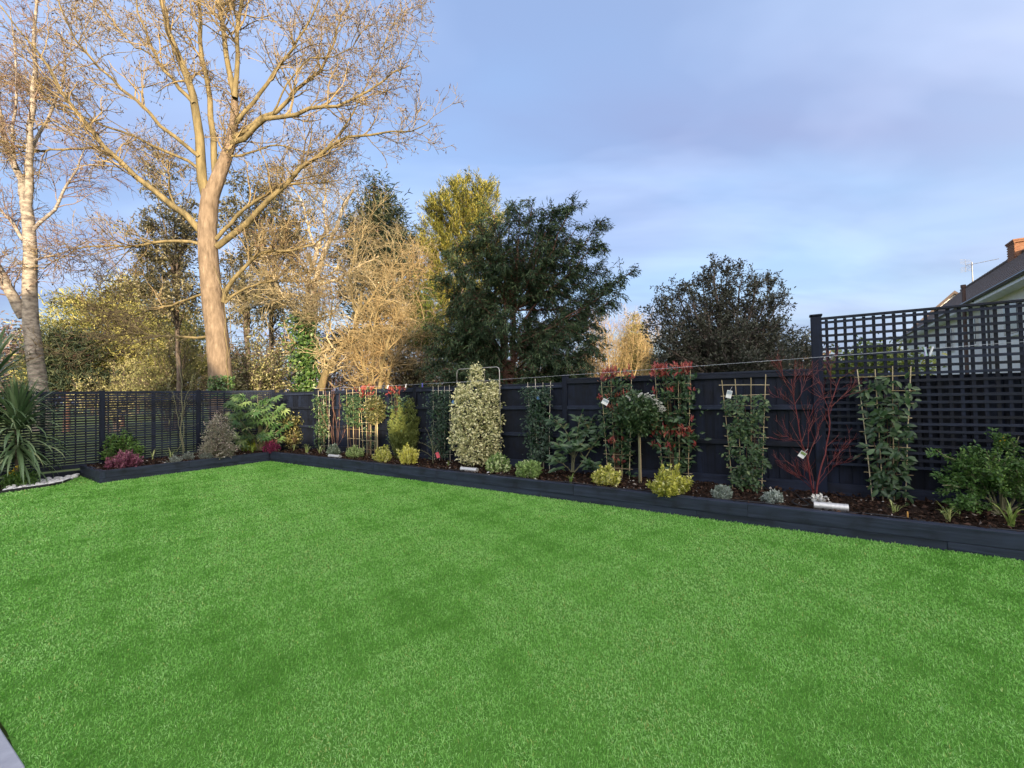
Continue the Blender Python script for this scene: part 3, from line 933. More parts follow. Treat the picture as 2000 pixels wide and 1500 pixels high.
arms = px_limbs([
    ([(452, 280), (470, 265), (528, 229), (570, 226), (613, 213), (667, 212), (733, 160), (773, 141), (800, 128)], -1.5, 0.12, 0.02),
    ([(455, 270), (500, 240), (549, 210), (587, 173), (621, 144), (648, 86), (667, 38), (690, -20)], 1.2, 0.11, 0.02),
    ([(461, 240), (507, 187), (533, 152), (555, 107), (581, 86), (613, 17), (640, -40)], -0.6, 0.09, 0.02),
    ([(424, 482), (470, 442), (512, 406), (535, 388), (566, 350), (600, 315), (640, 285), (693, 272), (747, 259), (800, 263), (835, 242)], -1.8, 0.14, 0.015),
    ([(422, 468), (455, 425), (490, 400), (525, 372), (560, 352), (610, 362), (660, 352)], 1.0, 0.09, 0.02),
    ([(392, 452), (350, 414), (308, 380), (269, 350), (253, 328), (197, 286), (184, 250), (144, 213), (112, 160), (82, 108), (40, 60), (0, 10)], -2.4, 0.15, 0.02),
    ([(197, 288), (150, 292), (110, 292), (60, 296), (10, 300)], -1.0, 0.06, 0.015),
    ([(389, 306), (345, 272), (307, 240), (255, 188), (221, 157), (160, 100), (128, 44), (110, -20)], -1.6, 0.09, 0.02, -.22),
    ([(391, 332), (330, 296), (293, 280), (240, 258), (187, 248), (120, 205), (60, 180), (0, 150)], 1.5, 0.07, 0.015, -.16),
    ([(379, 203), (347, 170), (322, 135), (301, 112), (285, 60), (272, 25), (255, -40)], 0.8, 0.09, 0.02, -.34),
    ([(395, 478), (350, 468), (300, 474), (252, 481), (200, 478), (148, 484), (120, 505), (84, 526)], -0.9, 0.075, 0.015),
    ([(398, 574), (370, 582), (336, 597), (300, 600), (260, 622), (222, 605), (190, 600)], 0.6, 0.055, 0.012),
    ([(406, 657), (378, 664), (340, 655), (294, 655), (260, 650), (224, 653), (168, 680), (140, 700)], -0.8, 0.055, 0.012),
    ([(436, 590), (446, 556), (476, 521), (492, 506), (512, 491), (568, 490), (616, 476), (650, 455)], -0.8, 0.10, 0.02),
    ([(440, 592), (470, 568), (512, 549), (550, 548), (596, 552), (640, 545)], 0.7, 0.06, 0.015),
    ([(360, 430), (330, 380), (330, 330), (300, 300)], 0.8, 0.05, 0.012),
    ([(452, 305), (490, 300), (520, 282), (560, 285), (600, 300), (650, 290)], 0.8, 0.05, 0.012),
    ([(640, 285), (680, 240), (700, 190), (740, 110), (760, 60), (790, 20)], 0.4, 0.04, 0.012),
    ([(528, 229), (560, 160), (600, 110), (640, 120), (700, 90), (730, 20)], -1.0, 0.04, 0.012),
    ([(300, 112), (260, 90), (220, 40), (180, -20)], 0.5, 0.04, 0.012),
    ([(144, 213), (90, 200), (50, 170), (0, 160)], 0.8, 0.05, 0.012),
], b1, 15.0, 14)
allmain = trunk + lead + arms
tubes("trunk", trunk + lead[:1], M_bark_pale, t1, k=14)
lead = [(q_, r_ * .85) for q_, r_ in lead]; arms = [(q_, r_ * .80) for q_, r_ in arms]
tubes("limb", lead[1:] + arms, M_limb, t1, k=7)
PL, RL = cat(lead + arms)
g2 = grow(PL, np.minimum(RL, 0.06), 26, 0.3, 1.0, (25, 60), 1.7, rf=0.5, S=8, up=0.05, wig=0.2, fall=0.3, rmin=0.012, taper=0.45)
g3 = grow(*g2, 6, 0.2, 1.0, (30, 70), 0.75, rf=0.6, S=5, up=0.06, wig=0.28, fall=0.3, rmin=0.0085, taper=0.6)
g4 = grow(*g3, 3, 0.25, 1.0, (30, 75), 0.30, rf=0.7, S=4, up=0.08, wig=0.33, fall=0.2, rmin=0.0065, taper=0.7)
crown = tubes("crown", [g2, g3, g4], M_twig, t1, k=3)
Pb, Tb = along(g4[0], 1)
m = rng.random(len(Pb)) < 0.6
Pb, Tb = Pb[m], Tb[m]
foliage(t1, Pb, nrm(Tb + rng.normal(size=Pb.shape) * 0.6 + [0, 0, -0.3]), rng.normal(size=Pb.shape), 0.06 + 0.06 * rng.random(len(Pb)), 0.034, M_bud, name="buds")
# creeper stems on the trunk
vine = px_limbs([([(446, 760), (444, 700), (441, 640), (438, 580), (428, 540), (418, 520)], 0, 0.018, 0.012), ([(446, 700), (452, 640), (446, 590), (436, 560)], 0, 0.012, 0.008)], b1 + np.array([0, 0.0, 0]), 14.52, 10)
tubes("creeper_stem", vine, M_limb, t1, k=5)
n = 500
yy = rng.uniform(735, 775, n); xx = rng.uniform(408, 456, n)
Pv = np.array([W(a, b, 14.45 + rng.random() * .3) for a, b in zip(xx, yy)]) - b1
M_ivy = leaf_mat("ivy_leaf", [(0, (0.025, 0.06, 0.018)), (0.6, (0.06, 0.13, 0.03)), (1, (0.12, 0.19, 0.05))], rough=0.4, spec=0.5, trans=0.15)
foliage(t1, Pv, rng.normal(size=Pv.shape) + [0, -.4, -.3], np.array([0, -1., .4]) + rng.normal(size=Pv.shape) * .4, 0.08, 0.07, M_ivy, name="ivy")

# ---- the birch at the left edge
b2 = W(76, 740, 14.0); b2[2] = 0
t2 = thing("birch_tree", "leaning pale-barked birch with peeling trunk at the left edge beside the bare tree", "tree", tuple(b2))
tr2 = px_limbs([([(82, 840), (76, 750), (66, 680), (57, 600), (60, 540), (60, 480), (55, 420), (50, 395)], 0, 0.235, 0.145)], b2, 14.0, 14, .12)
ld2 = px_limbs([
    ([(48, 620), (20, 570), (0, 530), (-30, 480), (-60, 400)], -0.8, 0.16, 0.06),
    ([(50, 400), (40, 350), (28, 320), (14, 290), (0, 230), (-10, 150)], 0.4, 0.12, 0.03),
    ([(54, 400), (57, 340), (56, 305), (60, 240), (70, 160), (66, 80), (74, -20)], -0.5, 0.11, 0.03),
    ([(46, 470), (22, 430), (0, 410), (-40, 370)], 0.6, 0.06, 0.02),
    ([(64, 450), (82, 430), (108, 412), (120, 380), (150, 330), (170, 280)], 0.5, 0.055, 0.015),
    ([(66, 508), (100, 500), (135, 490), (170, 470)], -0.4, 0.03, 0.012),
    ([(30, 330), (20, 260), (36, 180), (30, 100), (20, 20)], 0.5, 0.05, 0.015),
    ([(58, 300), (100, 220), (130, 140), (120, 60)], 0.7, 0.05, 0.015),
], b2, 14.0, 12, .5)
tubes("trunk", tr2, M_birch, t2, k=14)
tubes("limb", ld2, M_birch, t2, k=8)
ld2 = [(q_, r_ * .8) for q_, r_ in ld2]
P2, R2 = cat(ld2)
h2 = grow(P2, np.minimum(R2, .05), 18, 0.15, 1.0, (25, 65), 1.25, rf=0.5, S=7, up=0.02, wig=0.2, fall=0.3, rmin=0.008, taper=0.35)
h3 = grow(*h2, 5, 0.2, 1.0, (25, 60), 0.7, rf=0.6, S=5, up=-0.03, wig=0.25, fall=0.3, rmin=0.0075, taper=0.6)
h4 = grow(*h3, 3, 0.2, 1.0, (25, 60), 0.33, rf=0.65, S=4, up=-0.08, wig=0.28, fall=0.2, rmin=0.0058, taper=0.7)
M_twig_p = leaf_mat("purplish_twig", [(0, (0.10, 0.065, 0.06)), (0.5, (0.19, 0.13, 0.11)), (1, (0.28, 0.21, 0.16))], rough=0.8, spec=0.1, trans=0)
tubes("crown", [h2, h3, h4], M_twig_p, t2, k=3)
Pb, Tb = along(h4[0], 1)
m = rng.random(len(Pb)) < 0.35
foliage(t2, Pb[m], nrm(Tb[m] + [0, 0, -0.8]), rng.normal(size=Pb[m].shape), 0.05, 0.02, M_bud, name="buds")

# ---- generic bodies of leaves on branches
def leafy_tree(name, label, px, py_base, Y, prof, mat, bark, n_spr, m, leafL, leafW, sx=1.0, sy=0.8, shell=0.45, up=0.5, trunks=((0, 0),), tr_r=0.12, clump=0.22, simple=True, cat_="tree", group=None, lump=0.2, n_br=40, spread=0.9, zmin=0.0, baseS=0.0):
    b = W(px, py_base, Y); b[2] = 0
    t = thing(name, label, cat_, tuple(b), group)
    P, D = profile_pts(n_spr, prof, sx, sy, shell, lump=lump)
    top = prof[-1][0]
    tl = []
    for (ox, lean) in trunks:
        q = [(ox, 0, baseS), (ox + lean * 0.2, 0, top * .25), (ox + lean * 0.5, 0.05, top * 0.5), (ox + lean * 0.8, 0, top * 0.8)]
        tl.append(limb(q, tr_r, tr_r * 0.25, 10))
    tubes("trunk", tl, bark, t, k=8)
    # branches reach from the trunks to points of the crown
    sel = rng.integers(0, n_spr, n_br)
    br = []
    TP = np.concatenate([q[0] for q in tl]).reshape(-1, 3)
    for i in sel:
        e = P[i]
        d = np.linalg.norm(TP - (e - [0, 0, 0.45 * np.hypot(e[0], e[1]) + .05]), axis=1)
        s = TP[d.argmin()]
        mid = (s + e) / 2 + rng.normal(size=3) * 0.07 * np.linalg.norm(e - s)
        br.append(limb([s, mid, e], tr_r * 0.35, tr_r * 0.07, 6))
    tubes("branches", [cat(br)], bark, t, k=4)
    PP, DD, NN, LL = sprigs(P, D, m, clump, leafL, up, spread)
    k = PP[:, 2] > zmin
    rn = np.clip(np.repeat(rng.random(n_spr), m) * 0.55 + rng.random(n_spr * m) * 0.45, 0, .999)
    foliage(t, PP[k], DD[k], NN[k], LL[k], LL[k] * leafW, mat, rn[k], simple=simple)
    return t

def pxh(Y, dpx):
    return dpx * Y / F
def zat(py, px, Y):
    return float(W(px, py, Y)[2])
def prof_px(px, Y, rows):
    """rows: (py, half width in px) from bottom to top"""
    return [(zat(py, px, Y), pxh(Y, hw)) for py, hw in rows]

M_olive = leaf_mat("olive_pine_needles", [(0, (0.08, 0.10, 0.03)), (0.5, (0.26, 0.26, 0.085)), (1, (0.46, 0.42, 0.15))], rough=0.7, spec=0.2, trans=0.15)
M_dullgreen = leaf_mat("blue_green_needles", [(0, (0.022, 0.04, 0.026)), (0.6, (0.055, 0.075, 0.045)), (1, (0.10, 0.115, 0.06))], rough=0.7, spec=0.2, trans=0.1)
M_oak = leaf_mat("grey_green_leaf", [(0, (0.06, 0.06, 0.026)), (0.5, (0.15, 0.135, 0.062)), (0.85, (0.24, 0.21, 0.11)), (1, (0.40, 0.38, 0.26))], rough=0.5, spec=0.35, trans=0.15)
M_yellowgreen = leaf_mat("yellow_green_leaf", [(0, (0.06, 0.075, 0.024)), (0.5, (0.20, 0.205, 0.075)), (0.85, (0.38, 0.355, 0.17)), (1, (0.56, 0.52, 0.32))], rough=0.5, spec=0.3, trans=0.2)
M_gold = leaf_mat("golden_needles", [(0, (0.06, 0.075, 0.018)), (0.45, (0.20, 0.205, 0.04)), (1, (0.40, 0.36, 0.08))], rough=0.65, spec=0.2, trans=0.2)
M_yew = leaf_mat("dark_needles", [(0, (0.02, 0.042, 0.02)), (0.6, (0.048, 0.088, 0.042)), (1, (0.115, 0.17, 0.075))], rough=0.6, spec=0.3, trans=0.12)
M_scrub = leaf_mat("dusky_leaf", [(0, (0.03, 0.035, 0.027)), (0.6, (0.07, 0.078, 0.056)), (1, (0.13, 0.135, 0.10))], rough=0.6, spec=0.25, trans=0.1)
M_straw = leaf_mat("straw_twig", [(0, (0.20, 0.14, 0.07)), (0.5, (0.36, 0.26, 0.13)), (1, (0.46, 0.36, 0.19))], rough=0.8, spec=0.1, trans=0.1)
M_thicket = leaf_mat("thicket_twig", [(0, (0.20, 0.155, 0.085)), (0.5, (0.38, 0.31, 0.18)), (1, (0.54, 0.46, 0.29))], rough=0.8, spec=0.1, trans=0)

# ---- layered pine far behind the fence, left
def layered(name, label, px, Y, layers, mat, bark, nper, leafL, leafW, thick=0.35, m=22, droop=0.0, trunk_r=0.25, topy=None):
    """layers: (centre px, py, half width px)"""
    b = W(px, 760, Y); b[2] = 0
    t = thing(name, label, "tree", tuple(b))
    top = zat(topy if topy else min(l[1] for l in layers), px, Y)
    tubes("trunk", [limb([(0, 0, 0), (0.1, 0, top * .5), (0, 0, top)], trunk_r, trunk_r * .2, 10)], bark, t, k=8)
    PP, DD, br = [], [], []
    for (cx, py, hw) in layers:
        c = W(cx, py, Y) - b; r = pxh(Y, hw)
        n = max(6, int(nper * hw / 60))
        a = rng.random(n) * 6.283; q = np.sqrt(rng.random(n))
        p = np.stack([c[0] + np.cos(a) * q * r, c[1] + np.sin(a) * q * r * 0.7, c[2] + rng.normal(size=n) * thick * .5 - droop * q * q * r], 1)
        PP.append(p); DD.append(np.stack([np.cos(a), np.sin(a), np.zeros(n)], 1))
        for e in p[::max(1, n // 9)]:
            s = np.array([0, 0, max(0.5, e[2] - 0.25 * np.hypot(e[0], e[1]))])
            br.append(limb([s, (s + e) / 2 + [0, 0, .1], e], trunk_r * .22, 0.015, 6))
    tubes("branches", [cat(br)], bark, t, k=4)
    P = np.concatenate(PP); D = np.concatenate(DD)
    A, B_2, N_, L_ = sprigs(P, D, m, np.array([thick, thick, thick * .45]), leafL, 0.35, 0.7)
    rn = np.clip(np.repeat(rng.random(len(P)), m) * .5 + rng.random(len(A)) * .5, 0, .999)
    foliage(t, A, B_2, N_, L_, L_ * leafW, mat, rn)
    return t
layered("pine_tree", "spreading olive pine with flat layered boughs left of the big trunk", 235, 30.0,
        [(255, 580, 38), (180, 600, 72), (290, 615, 80), (210, 640, 110), (330, 650, 90), (160, 672, 70), (260, 680, 120), (220, 715, 130), (340, 720, 100), (150, 735, 80), (255, 560, 20)], M_olive, M_red_bark, 85, 0.36, 0.15, thick=0.55, m=24, trunk_r=.25, topy=560)
layered("pine_tree", "dark blue-green pine low behind the birch trunk", 130, 26.0,
        [(120, 660, 40), (130, 690, 52), (110, 715, 55), (150, 740, 60), (120, 755, 70)], M_dullgreen, M_red_bark, 75, 0.34, 0.15, thick=0.5, m=22, trunk_r=.18)

# ---- evergreens and bushes grown from their stems, leaves sitting along the twigs
def grown(name, label, px, Y, stems, mat, bark, n2, l2, n3, l3, nl, leafL, leafW, r2=0.014, r3=0.006, cat_="tree", group=None, stems_local=None, up=.05, ang=(25, 70), skip=0.0):
    b = W(px, 765, Y); b[2] = 0
    t = thing(name, label, cat_, tuple(b), group)
    st = stems_local if stems_local is not None else px_limbs(stems, b, Y, 11, .8)
    tubes("trunk", st, bark, t, k=6)
    P, Rr = cat(st)
    a2 = grow(P, np.minimum(Rr, .05), n2, 0.3, 1.0, ang, l2, rf=.5, S=6, up=up, wig=.2, fall=.3, rmin=r2)
    a3 = grow(*a2, n3, 0.15, 1.0, (25, 75), l3, rf=.6, S=4, up=up, wig=.25, fall=.3, rmin=r3, taper=.5)
    tubes("branches", [a2, a3], bark, t, k=3)
    A, Tn = along(a3[0], nl)
    br = rng.random(len(a2[0]))
    rn = np.clip(np.repeat(np.repeat(br, n3) * .45, nl) + rng.random(len(A)) * .55, 0, .999)
    kk = np.repeat(np.repeat(rng.random(len(a2[0])) >= skip, n3), nl) & (A[:, 2] > .1)
    L = leafL * (.6 + .8 * rng.random(len(A)))
    foliage(t, (A + rng.normal(size=A.shape) * leafL * .35)[kk], nrm(Tn * .6 + rng.normal(size=A.shape) * .8)[kk], nrm(rng.normal(size=A.shape) * .6 + [0, -.4, .9])[kk], L[kk], (L * leafW)[kk], mat, rn[kk])
    return t
def lim(pts, tips, r=.06, dY=2.0):
    out = []
    for (x, y) in tips:
        c = pts[R.randrange(len(pts))]
        out.append(([c, ((c[0] + x) / 2 + R.uniform(-6, 6), (c[1] * .45 + y * .55)), (x, y)], R.uniform(-dY, dY), r, r * .25))
    return out
grown("evergreen_oak", "tall loose grey-green evergreen tree standing directly left of the thick bare trunk", 348, 24.0,
      [([(350, 800), (350, 700), (345, 600), (340, 520)], 0, .13, .08)] + lim([(350, 640), (346, 580), (342, 540)], [(300, 352), (282, 415), (265, 465), (285, 515), (328, 335), (356, 395), (372, 352), (262, 545), (310, 420), (335, 440), (388, 430), (300, 580), (375, 560), (320, 500), (385, 600)]),
      M_oak, M_grey_bark, 13, 1.5, 6, .75, 13, .15, .42, skip=.12)
grown("evergreen_oak", "broad olive-brown evergreen tree right of the thick bare trunk", 510, 25.0,
      [([(490, 800), (485, 700), (480, 600), (470, 500)], 0, .16, .09), ([(525, 800), (528, 700), (530, 600), (535, 500)], .6, .16, .09)] +
      lim([(485, 650), (480, 580), (528, 650), (531, 560), (534, 510)], [(452, 350), (480, 328), (522, 322), (560, 345), (602, 392), (448, 420), (470, 470), (565, 440), (605, 465), (540, 392), (502, 410), (442, 530), (592, 530), (520, 500), (562, 590), (468, 590), (500, 560), (440, 610), (600, 610), (535, 620)]),
      M_oak, M_grey_bark, 13, 1.6, 6, .8, 13, .16, .42, skip=.1)

# ---- lit bushes over the fence
for (px, Y, rows, lab, mt, ns) in [
    (225, 26.0, [(790, 60), (750, 60), (725, 48), (700, 20)], "olive bush behind the fence left of the nearest fence post", M_yellowgreen, 22),
    (335, 26.0, [(790, 70), (730, 72), (680, 58), (640, 28)], "yellow-green bush with small leaves just left of the thick trunk", M_yellowgreen, 30),
    (505, 18.0, [(790, 48), (735, 46), (690, 36), (645, 16)], "upright yellow-green bush just right of the thick trunk", M_yellowgreen, 24),
    (470, 17.5, [(790, 30), (760, 34), (735, 18)], "small lit bush at the foot of the thick trunk", M_yellowgreen, 14),
    (800, 18.5, [(790, 60), (740, 62), (690, 50), (655, 22)], "shaded olive bush behind the fence left of the dark conifer", M_oak, 24),
]:
    prof = prof_px(px, Y, rows)
    P, D = profile_pts(ns, prof, 1.0, .8, .45, lump=.3)
    H_ = prof[-1][0]
    P[:, 2] = np.maximum(P[:, 2], .8)
    sl = [limb([(q[0] * .15, q[1] * .15, 0), q * [.45, .45, .55], q], .035, .012, 8) for q in P]
    grown("bush", lab, px, Y, None, mt, M_grey_bark, 8, H_ * .24, 6, H_ * .13, 8, .055 + .0022 * Y, .45, cat_="bush", group="bushes behind the garden fence", stems_local=sl)

# ---- thicket of tan stems and pale trunks
def thicket(name, label, stems, Y, mat, bark, n2=16, n3=8, n4=4, l2=1.8, l3=0.9, l4=0.42, up=0.02, wig=0.25, r3=0.006, droop=0.0, ang=(25, 80)):
    b = W(stems[0][0][0][0], 760, Y); b[2] = 0
    t = thing(name, label, "tree", tuple(b))
    st = px_limbs(stems, b, Y, 12)
    tubes("trunk", st, bark, t, k=8)
    P, Rr = cat(st)
    a2 = grow(P, Rr, n2, 0.22, 1.0, ang, l2, rf=0.4, S=7, up=up, wig=wig, fall=0.3, rmin=0.012, droop=droop)
    a3 = grow(*a2, n3, 0.15, 1.0, (25, 75), l3, rf=0.6, S=6, up=up, wig=wig, fall=0.3, rmin=r3, taper=.5, droop=droop)
    prs = [a2, a3]
    if n4:
        prs.append(grow(*a3, n4, 0.2, 1.0, (25, 75), l4, rf=0.65, S=4, up=up, wig=wig * 1.2, fall=0.2, rmin=r3 * .75, taper=.6, droop=droop))
    tubes("crown", prs, mat, t, k=3)
    return t, b
M_palebark = noise_mat("flaking_pale_bark", [(0.3, (0.15, 0.11, 0.07)), (0.5, (0.42, 0.35, 0.25)), (0.7, (0.60, 0.53, 0.41))], scale=4.0, rough=.8, spec=.15, stretch=(1, 1, .8), bump=.5)
tk, tkb = thicket("thicket_tree", "pale forked twin trunks with tangled tan twigs and ivy in mid garden background",
        [([(600, 830), (603, 750), (607, 680), (613, 600), (613, 560), (622, 510), (640, 470), (662, 420), (690, 370)], 0.5, 0.24, 0.06),
         ([(586, 820), (588, 720), (597, 640), (600, 570), (607, 520), (622, 478), (640, 445)], 0.8, 0.18, 0.07),
         ([(613, 560), (660, 545), (700, 520), (740, 500)], -1.0, 0.08, 0.02),
         ([(607, 640), (570, 600), (540, 560), (520, 500)], -1, 0.07, 0.02),
         ([(622, 500), (600, 440), (590, 390), (560, 350)], 1, 0.07, 0.02),
         ([(640, 460), (630, 400), (640, 370), (620, 340)], .5, 0.06, 0.02),
         ([(610, 590), (560, 580), (520, 590), (480, 600)], .8, 0.05, 0.02)], 20.0, M_thicket, M_palebark, n2=18, n3=9, n4=3, l2=2.1, l3=1.0, l4=.45)
n = 1500
q = np.concatenate([st_.reshape(-1, 3) for st_ in [px_limbs([([(600, 780), (598, 720), (592, 660), (590, 620)], 0, .1, .1)], tkb, 19.7, 40)[0][0]]])
Pv = q[rng.integers(0, len(q), n)] + rng.normal(size=(n, 3)) * [0.34, .2, .25]
foliage(tk, Pv, rng.normal(size=(n, 3)) + [0, -.4, -.3], np.array([0, -1., .4]) + rng.normal(size=(n, 3)) * .4, 0.16, 0.14, M_ivy, name="ivy")
thicket("thicket_tree", "leaning tan tree with curved trunk and dense twigs above the lit fence boards",
        [([(612, 830), (620, 765), (648, 712), (672, 678), (692, 648), (704, 610), (706, 570)], 0.3, 0.20, 0.06),
         ([(690, 650), (730, 640), (770, 640), (800, 620)], -.6, .05, .015),
         ([(704, 610), (740, 560), (770, 520), (790, 470)], .6, .06, .015),
         ([(700, 620), (680, 560), (690, 500), (720, 440), (735, 395)], .6, .06, .015),
         ([(672, 678), (640, 640), (650, 590), (640, 540)], .6, .05, .015)], 18.0, M_thicket, M_limb, n2=18, n3=9, n4=3, l2=1.6, l3=.9, l4=.4)
thicket("thicket_tree", "many-stemmed tan shrub tree with fine pale twigs left of the dark conifer",
        [([(715, 830), (716, 760), (712, 715), (700, 690), (682, 668)], -.4, 0.10, 0.04),
         ([(716, 820), (722, 740), (730, 700), (726, 650), (740, 600)], .4, 0.10, 0.03),
         ([(738, 820), (742, 750), (750, 690), (770, 640), (780, 590)], .3, 0.11, 0.03),
         ([(752, 820), (752, 760), (770, 700), (800, 660), (830, 620)], .3, 0.08, 0.02),
         ([(740, 600), (770, 560), (800, 540), (825, 520)], .6, .04, .015)], 17.0, M_straw, M_limb, n2=20, n3=9, n4=3, l2=1.5, l3=.85, l4=.38)

# ---- cedar behind the thicket
layered("cedar_tree", "blue-green cedar with drooping tiers between the thicket and the golden conifer", 735, 29.0,
        [(735, 385, 14), (742, 410, 34), (730, 438, 52), (760, 465, 62), (735, 495, 78), (770, 525, 72), (740, 560, 85), (770, 600, 82), (740, 650, 90), (738, 360, 5)], M_dullgreen, M_grey_bark, 110, 0.42, 0.14, thick=0.55, m=20, droop=.25, trunk_r=.3, topy=360)

# ---- feathery conifers: boughs with hanging branchlets
def feather(name, label, base_px, Y, boughs, mat, bark, trunks, n2=14, l2=1.0, n_leaf=26, leafL=0.2, leafW=0.16, up2=0.0, droop=0.25, trunk_r=0.14, spread=0.5, zmin=0.3, hang=-0.25, r=0.05):
    b = W(base_px[0], base_px[1], Y); b[2] = 0
    t = thing(name, label, "tree", tuple(b))
    tr = px_limbs(trunks, b, Y, 12)
    tubes("trunk", tr, bark, t, k=9)
    bl = px_limbs(boughs, b, Y, 9)
    P, Rr = cat(bl)
    c2 = grow(P, Rr, n2, 0.15, 1.0, (25, 60), l2, rf=0.55, S=6, up=up2, wig=0.12, fall=0.45, rmin=0.008, droop=droop)
    tubes("branches", [(P, Rr), c2], bark, t, k=4)
    A, Tn = along(np.concatenate([c2[0]]), n_leaf)
    P5 = c2[0]
    jit = rng.normal(size=A.shape) * r
    D = nrm(Tn * 0.8 + rng.normal(size=A.shape) * spread + [0, 0, hang])
    rn = np.clip(np.repeat(rng.random(len(P5)), n_leaf) * 0.5 + rng.random(len(A)) * 0.5, 0, .999)
    k = (A[:, 2] > zmin)
    foliage(t, (A + jit)[k], D[k], (nrm(rng.normal(size=A.shape) * .6 + [0, -.3, 1]))[k], (leafL * (.6 + .8 * rng.random(len(A))))[k], (leafL * leafW * (.7 + .6 * rng.random(len(A))))[k], mat, rn[k])
    return t, b, c2

def fan(cx, cy, tips, bend=0.1, dY=1.5, r0=0.05, xs=None):
    out = []
    for (x, y) in tips:
        if xs:
            cx, cy = R.choice(xs), cy + R.uniform(-14, 14)
        mx_, my_ = (cx + x) / 2, (cy + y) / 2 + bend * abs(x - cx)
        out.append(([(cx, cy), (mx_, my_), (x, y)], R.uniform(-dY, dY), r0 * .75, 0.01))
    return out

gold_b = []
for (cy, tips) in [(470, [(905, 352), (890, 365), (925, 358), (868, 385), (945, 365), (846, 400), (960, 378)]),
                   (540, [(838, 402), (850, 430), (830, 440), (970, 385), (975, 420), (880, 400), (915, 395), (940, 400), (822, 470), (860, 450)]),
                   (620, [(828, 480), (835, 520), (850, 500), (870, 470), (975, 470), (905, 470), (945, 460), (840, 560)]),
                   (700, [(838, 600), (850, 560), (830, 640), (860, 640), (900, 560), (940, 560), (980, 560), (870, 690), (960, 640), (910, 640)])]:
    gold_b += fan(905, cy, tips, 0.12, 1.6)
feather("golden_conifer", "golden sunlit conifer with feathery upswept tips behind the dark conifer", (905, 760), 24.0, gold_b, M_gold, M_grey_bark,
        [([(905, 800), (905, 600), (905, 450), (905, 370)], 0, 0.22, 0.03)], n2=34, l2=1.25, n_leaf=42, leafL=0.21, leafW=0.13, up2=0.12, droop=0.0, spread=.35, hang=0.22, r=.07)
M_gold2 = leaf_mat("fresh_green_needles", [(0, (0.05, 0.09, 0.02)), (0.6, (0.13, 0.19, 0.04)), (1, (0.22, 0.27, 0.06))], rough=.6, spec=.2, trans=.2)
feather("young_conifer", "small fresh green conifer lit low between the tan twigs and the dark conifer", (835, 760), 19.5,
        fan(835, 700, [(800, 560), (815, 545), (832, 560), (850, 580), (800, 600), (860, 620), (820, 600), (805, 640), (850, 650)], .1, .8, .03), M_gold2, M_grey_bark,
        [([(835, 800), (835, 640), (828, 560)], 0, 0.07, 0.02)], n2=14, l2=.7, n_leaf=30, leafL=.18, leafW=.16, up2=.06, droop=.1, hang=.05, r=.06)

# ---- the big dark conifer right behind the fence
yb = []
Yw = 13.0
for (c, tips, bend) in [
    ((1000, 560), [(905, 470), (935, 440), (965, 420), (990, 410), (1015, 412), (1040, 405), (1062, 420), (1085, 415), (1108, 402), (960, 450), (1030, 440), (1075, 445)], 0.10),
    ((1020, 590), [(1120, 400), (1130, 440), (1150, 470), (1178, 428), (1165, 480), (1180, 520), (1100, 470), (1140, 520), (1175, 560), (1090, 500), (1060, 480), (1120, 540)], 0.12),
    ((990, 600), [(880, 500), (868, 545), (885, 580), (900, 540), (920, 500), (940, 480), (930, 560), (960, 520), (985, 490), (1010, 500), (1005, 530), (870, 600)], 0.10),
    ((1040, 650), [(1130, 610), (1160, 590), (1190, 570), (1215, 545), (1238, 528), (1170, 630), (1150, 660), (1120, 650), (1180, 600), (1205, 580)], 0.05),
    ((1000, 680), [(905, 640), (880, 660), (860, 650), (840, 680), (870, 690), (900, 680), (930, 650), (850, 640)], 0.04),
    ((1010, 715), [(1100, 690), (1130, 700), (1150, 690), (1080, 720), (1140, 730), (1120, 745), (1060, 700), (1090, 740), (1160, 670)], 0.0),
    ((990, 725), [(900, 710), (870, 720), (840, 725), (830, 745), (880, 745), (920, 740), (940, 715), (850, 705)], 0.0),
    ((1002, 660), [(950, 610), (1050, 600), (930, 640), (1072, 650), (985, 615), (1030, 625), (1055, 680), (945, 690), (1100, 640), (915, 610)], 0.0),
    ((1000, 745), [(950, 745), (1050, 750), (1000, 735), (1090, 755), (900, 755), (960, 760), (1040, 765)], 0.0),
]:
    yb += fan(c[0], c[1] + 25, tips, bend, 2.0, 0.038, [986, 1002, 1004, 1006])
feather("dark_conifer", "big dark green conifer with drooping tips and bare reddish inner stems behind the fence", (1000, 770), Yw, yb, M_yew, M_red_bark,
        [([(992, 800), (990, 740), (984, 680), (968, 600), (965, 520)], 0, 0.10, 0.03), ([(1000, 800), (1002, 720), (1005, 640), (1006, 560), (1010, 470)], .3, 0.11, 0.03),
         ([(985, 800), (985, 720), (988, 640), (985, 560)], -.3, .07, .03), ([(1004, 800), (1010, 740), (1030, 690), (1060, 640), (1120, 610)], .3, .05, .02), ([(995, 780), (960, 720), (920, 680), (890, 650)], -.4, .05, .02),
         ([(990, 700), (950, 640), (910, 590)], .4, .04, .015), ([(1006, 660), (1040, 600), (1080, 560)], -.3, .04, .015), ([(1003, 700), (1050, 670), (1100, 660)], .3, .03, .012)],
        n2=27, l2=0.85, n_leaf=46, leafL=0.135, leafW=0.15, up2=0.02, droop=0.30, spread=.5, hang=-0.35, r=.045)

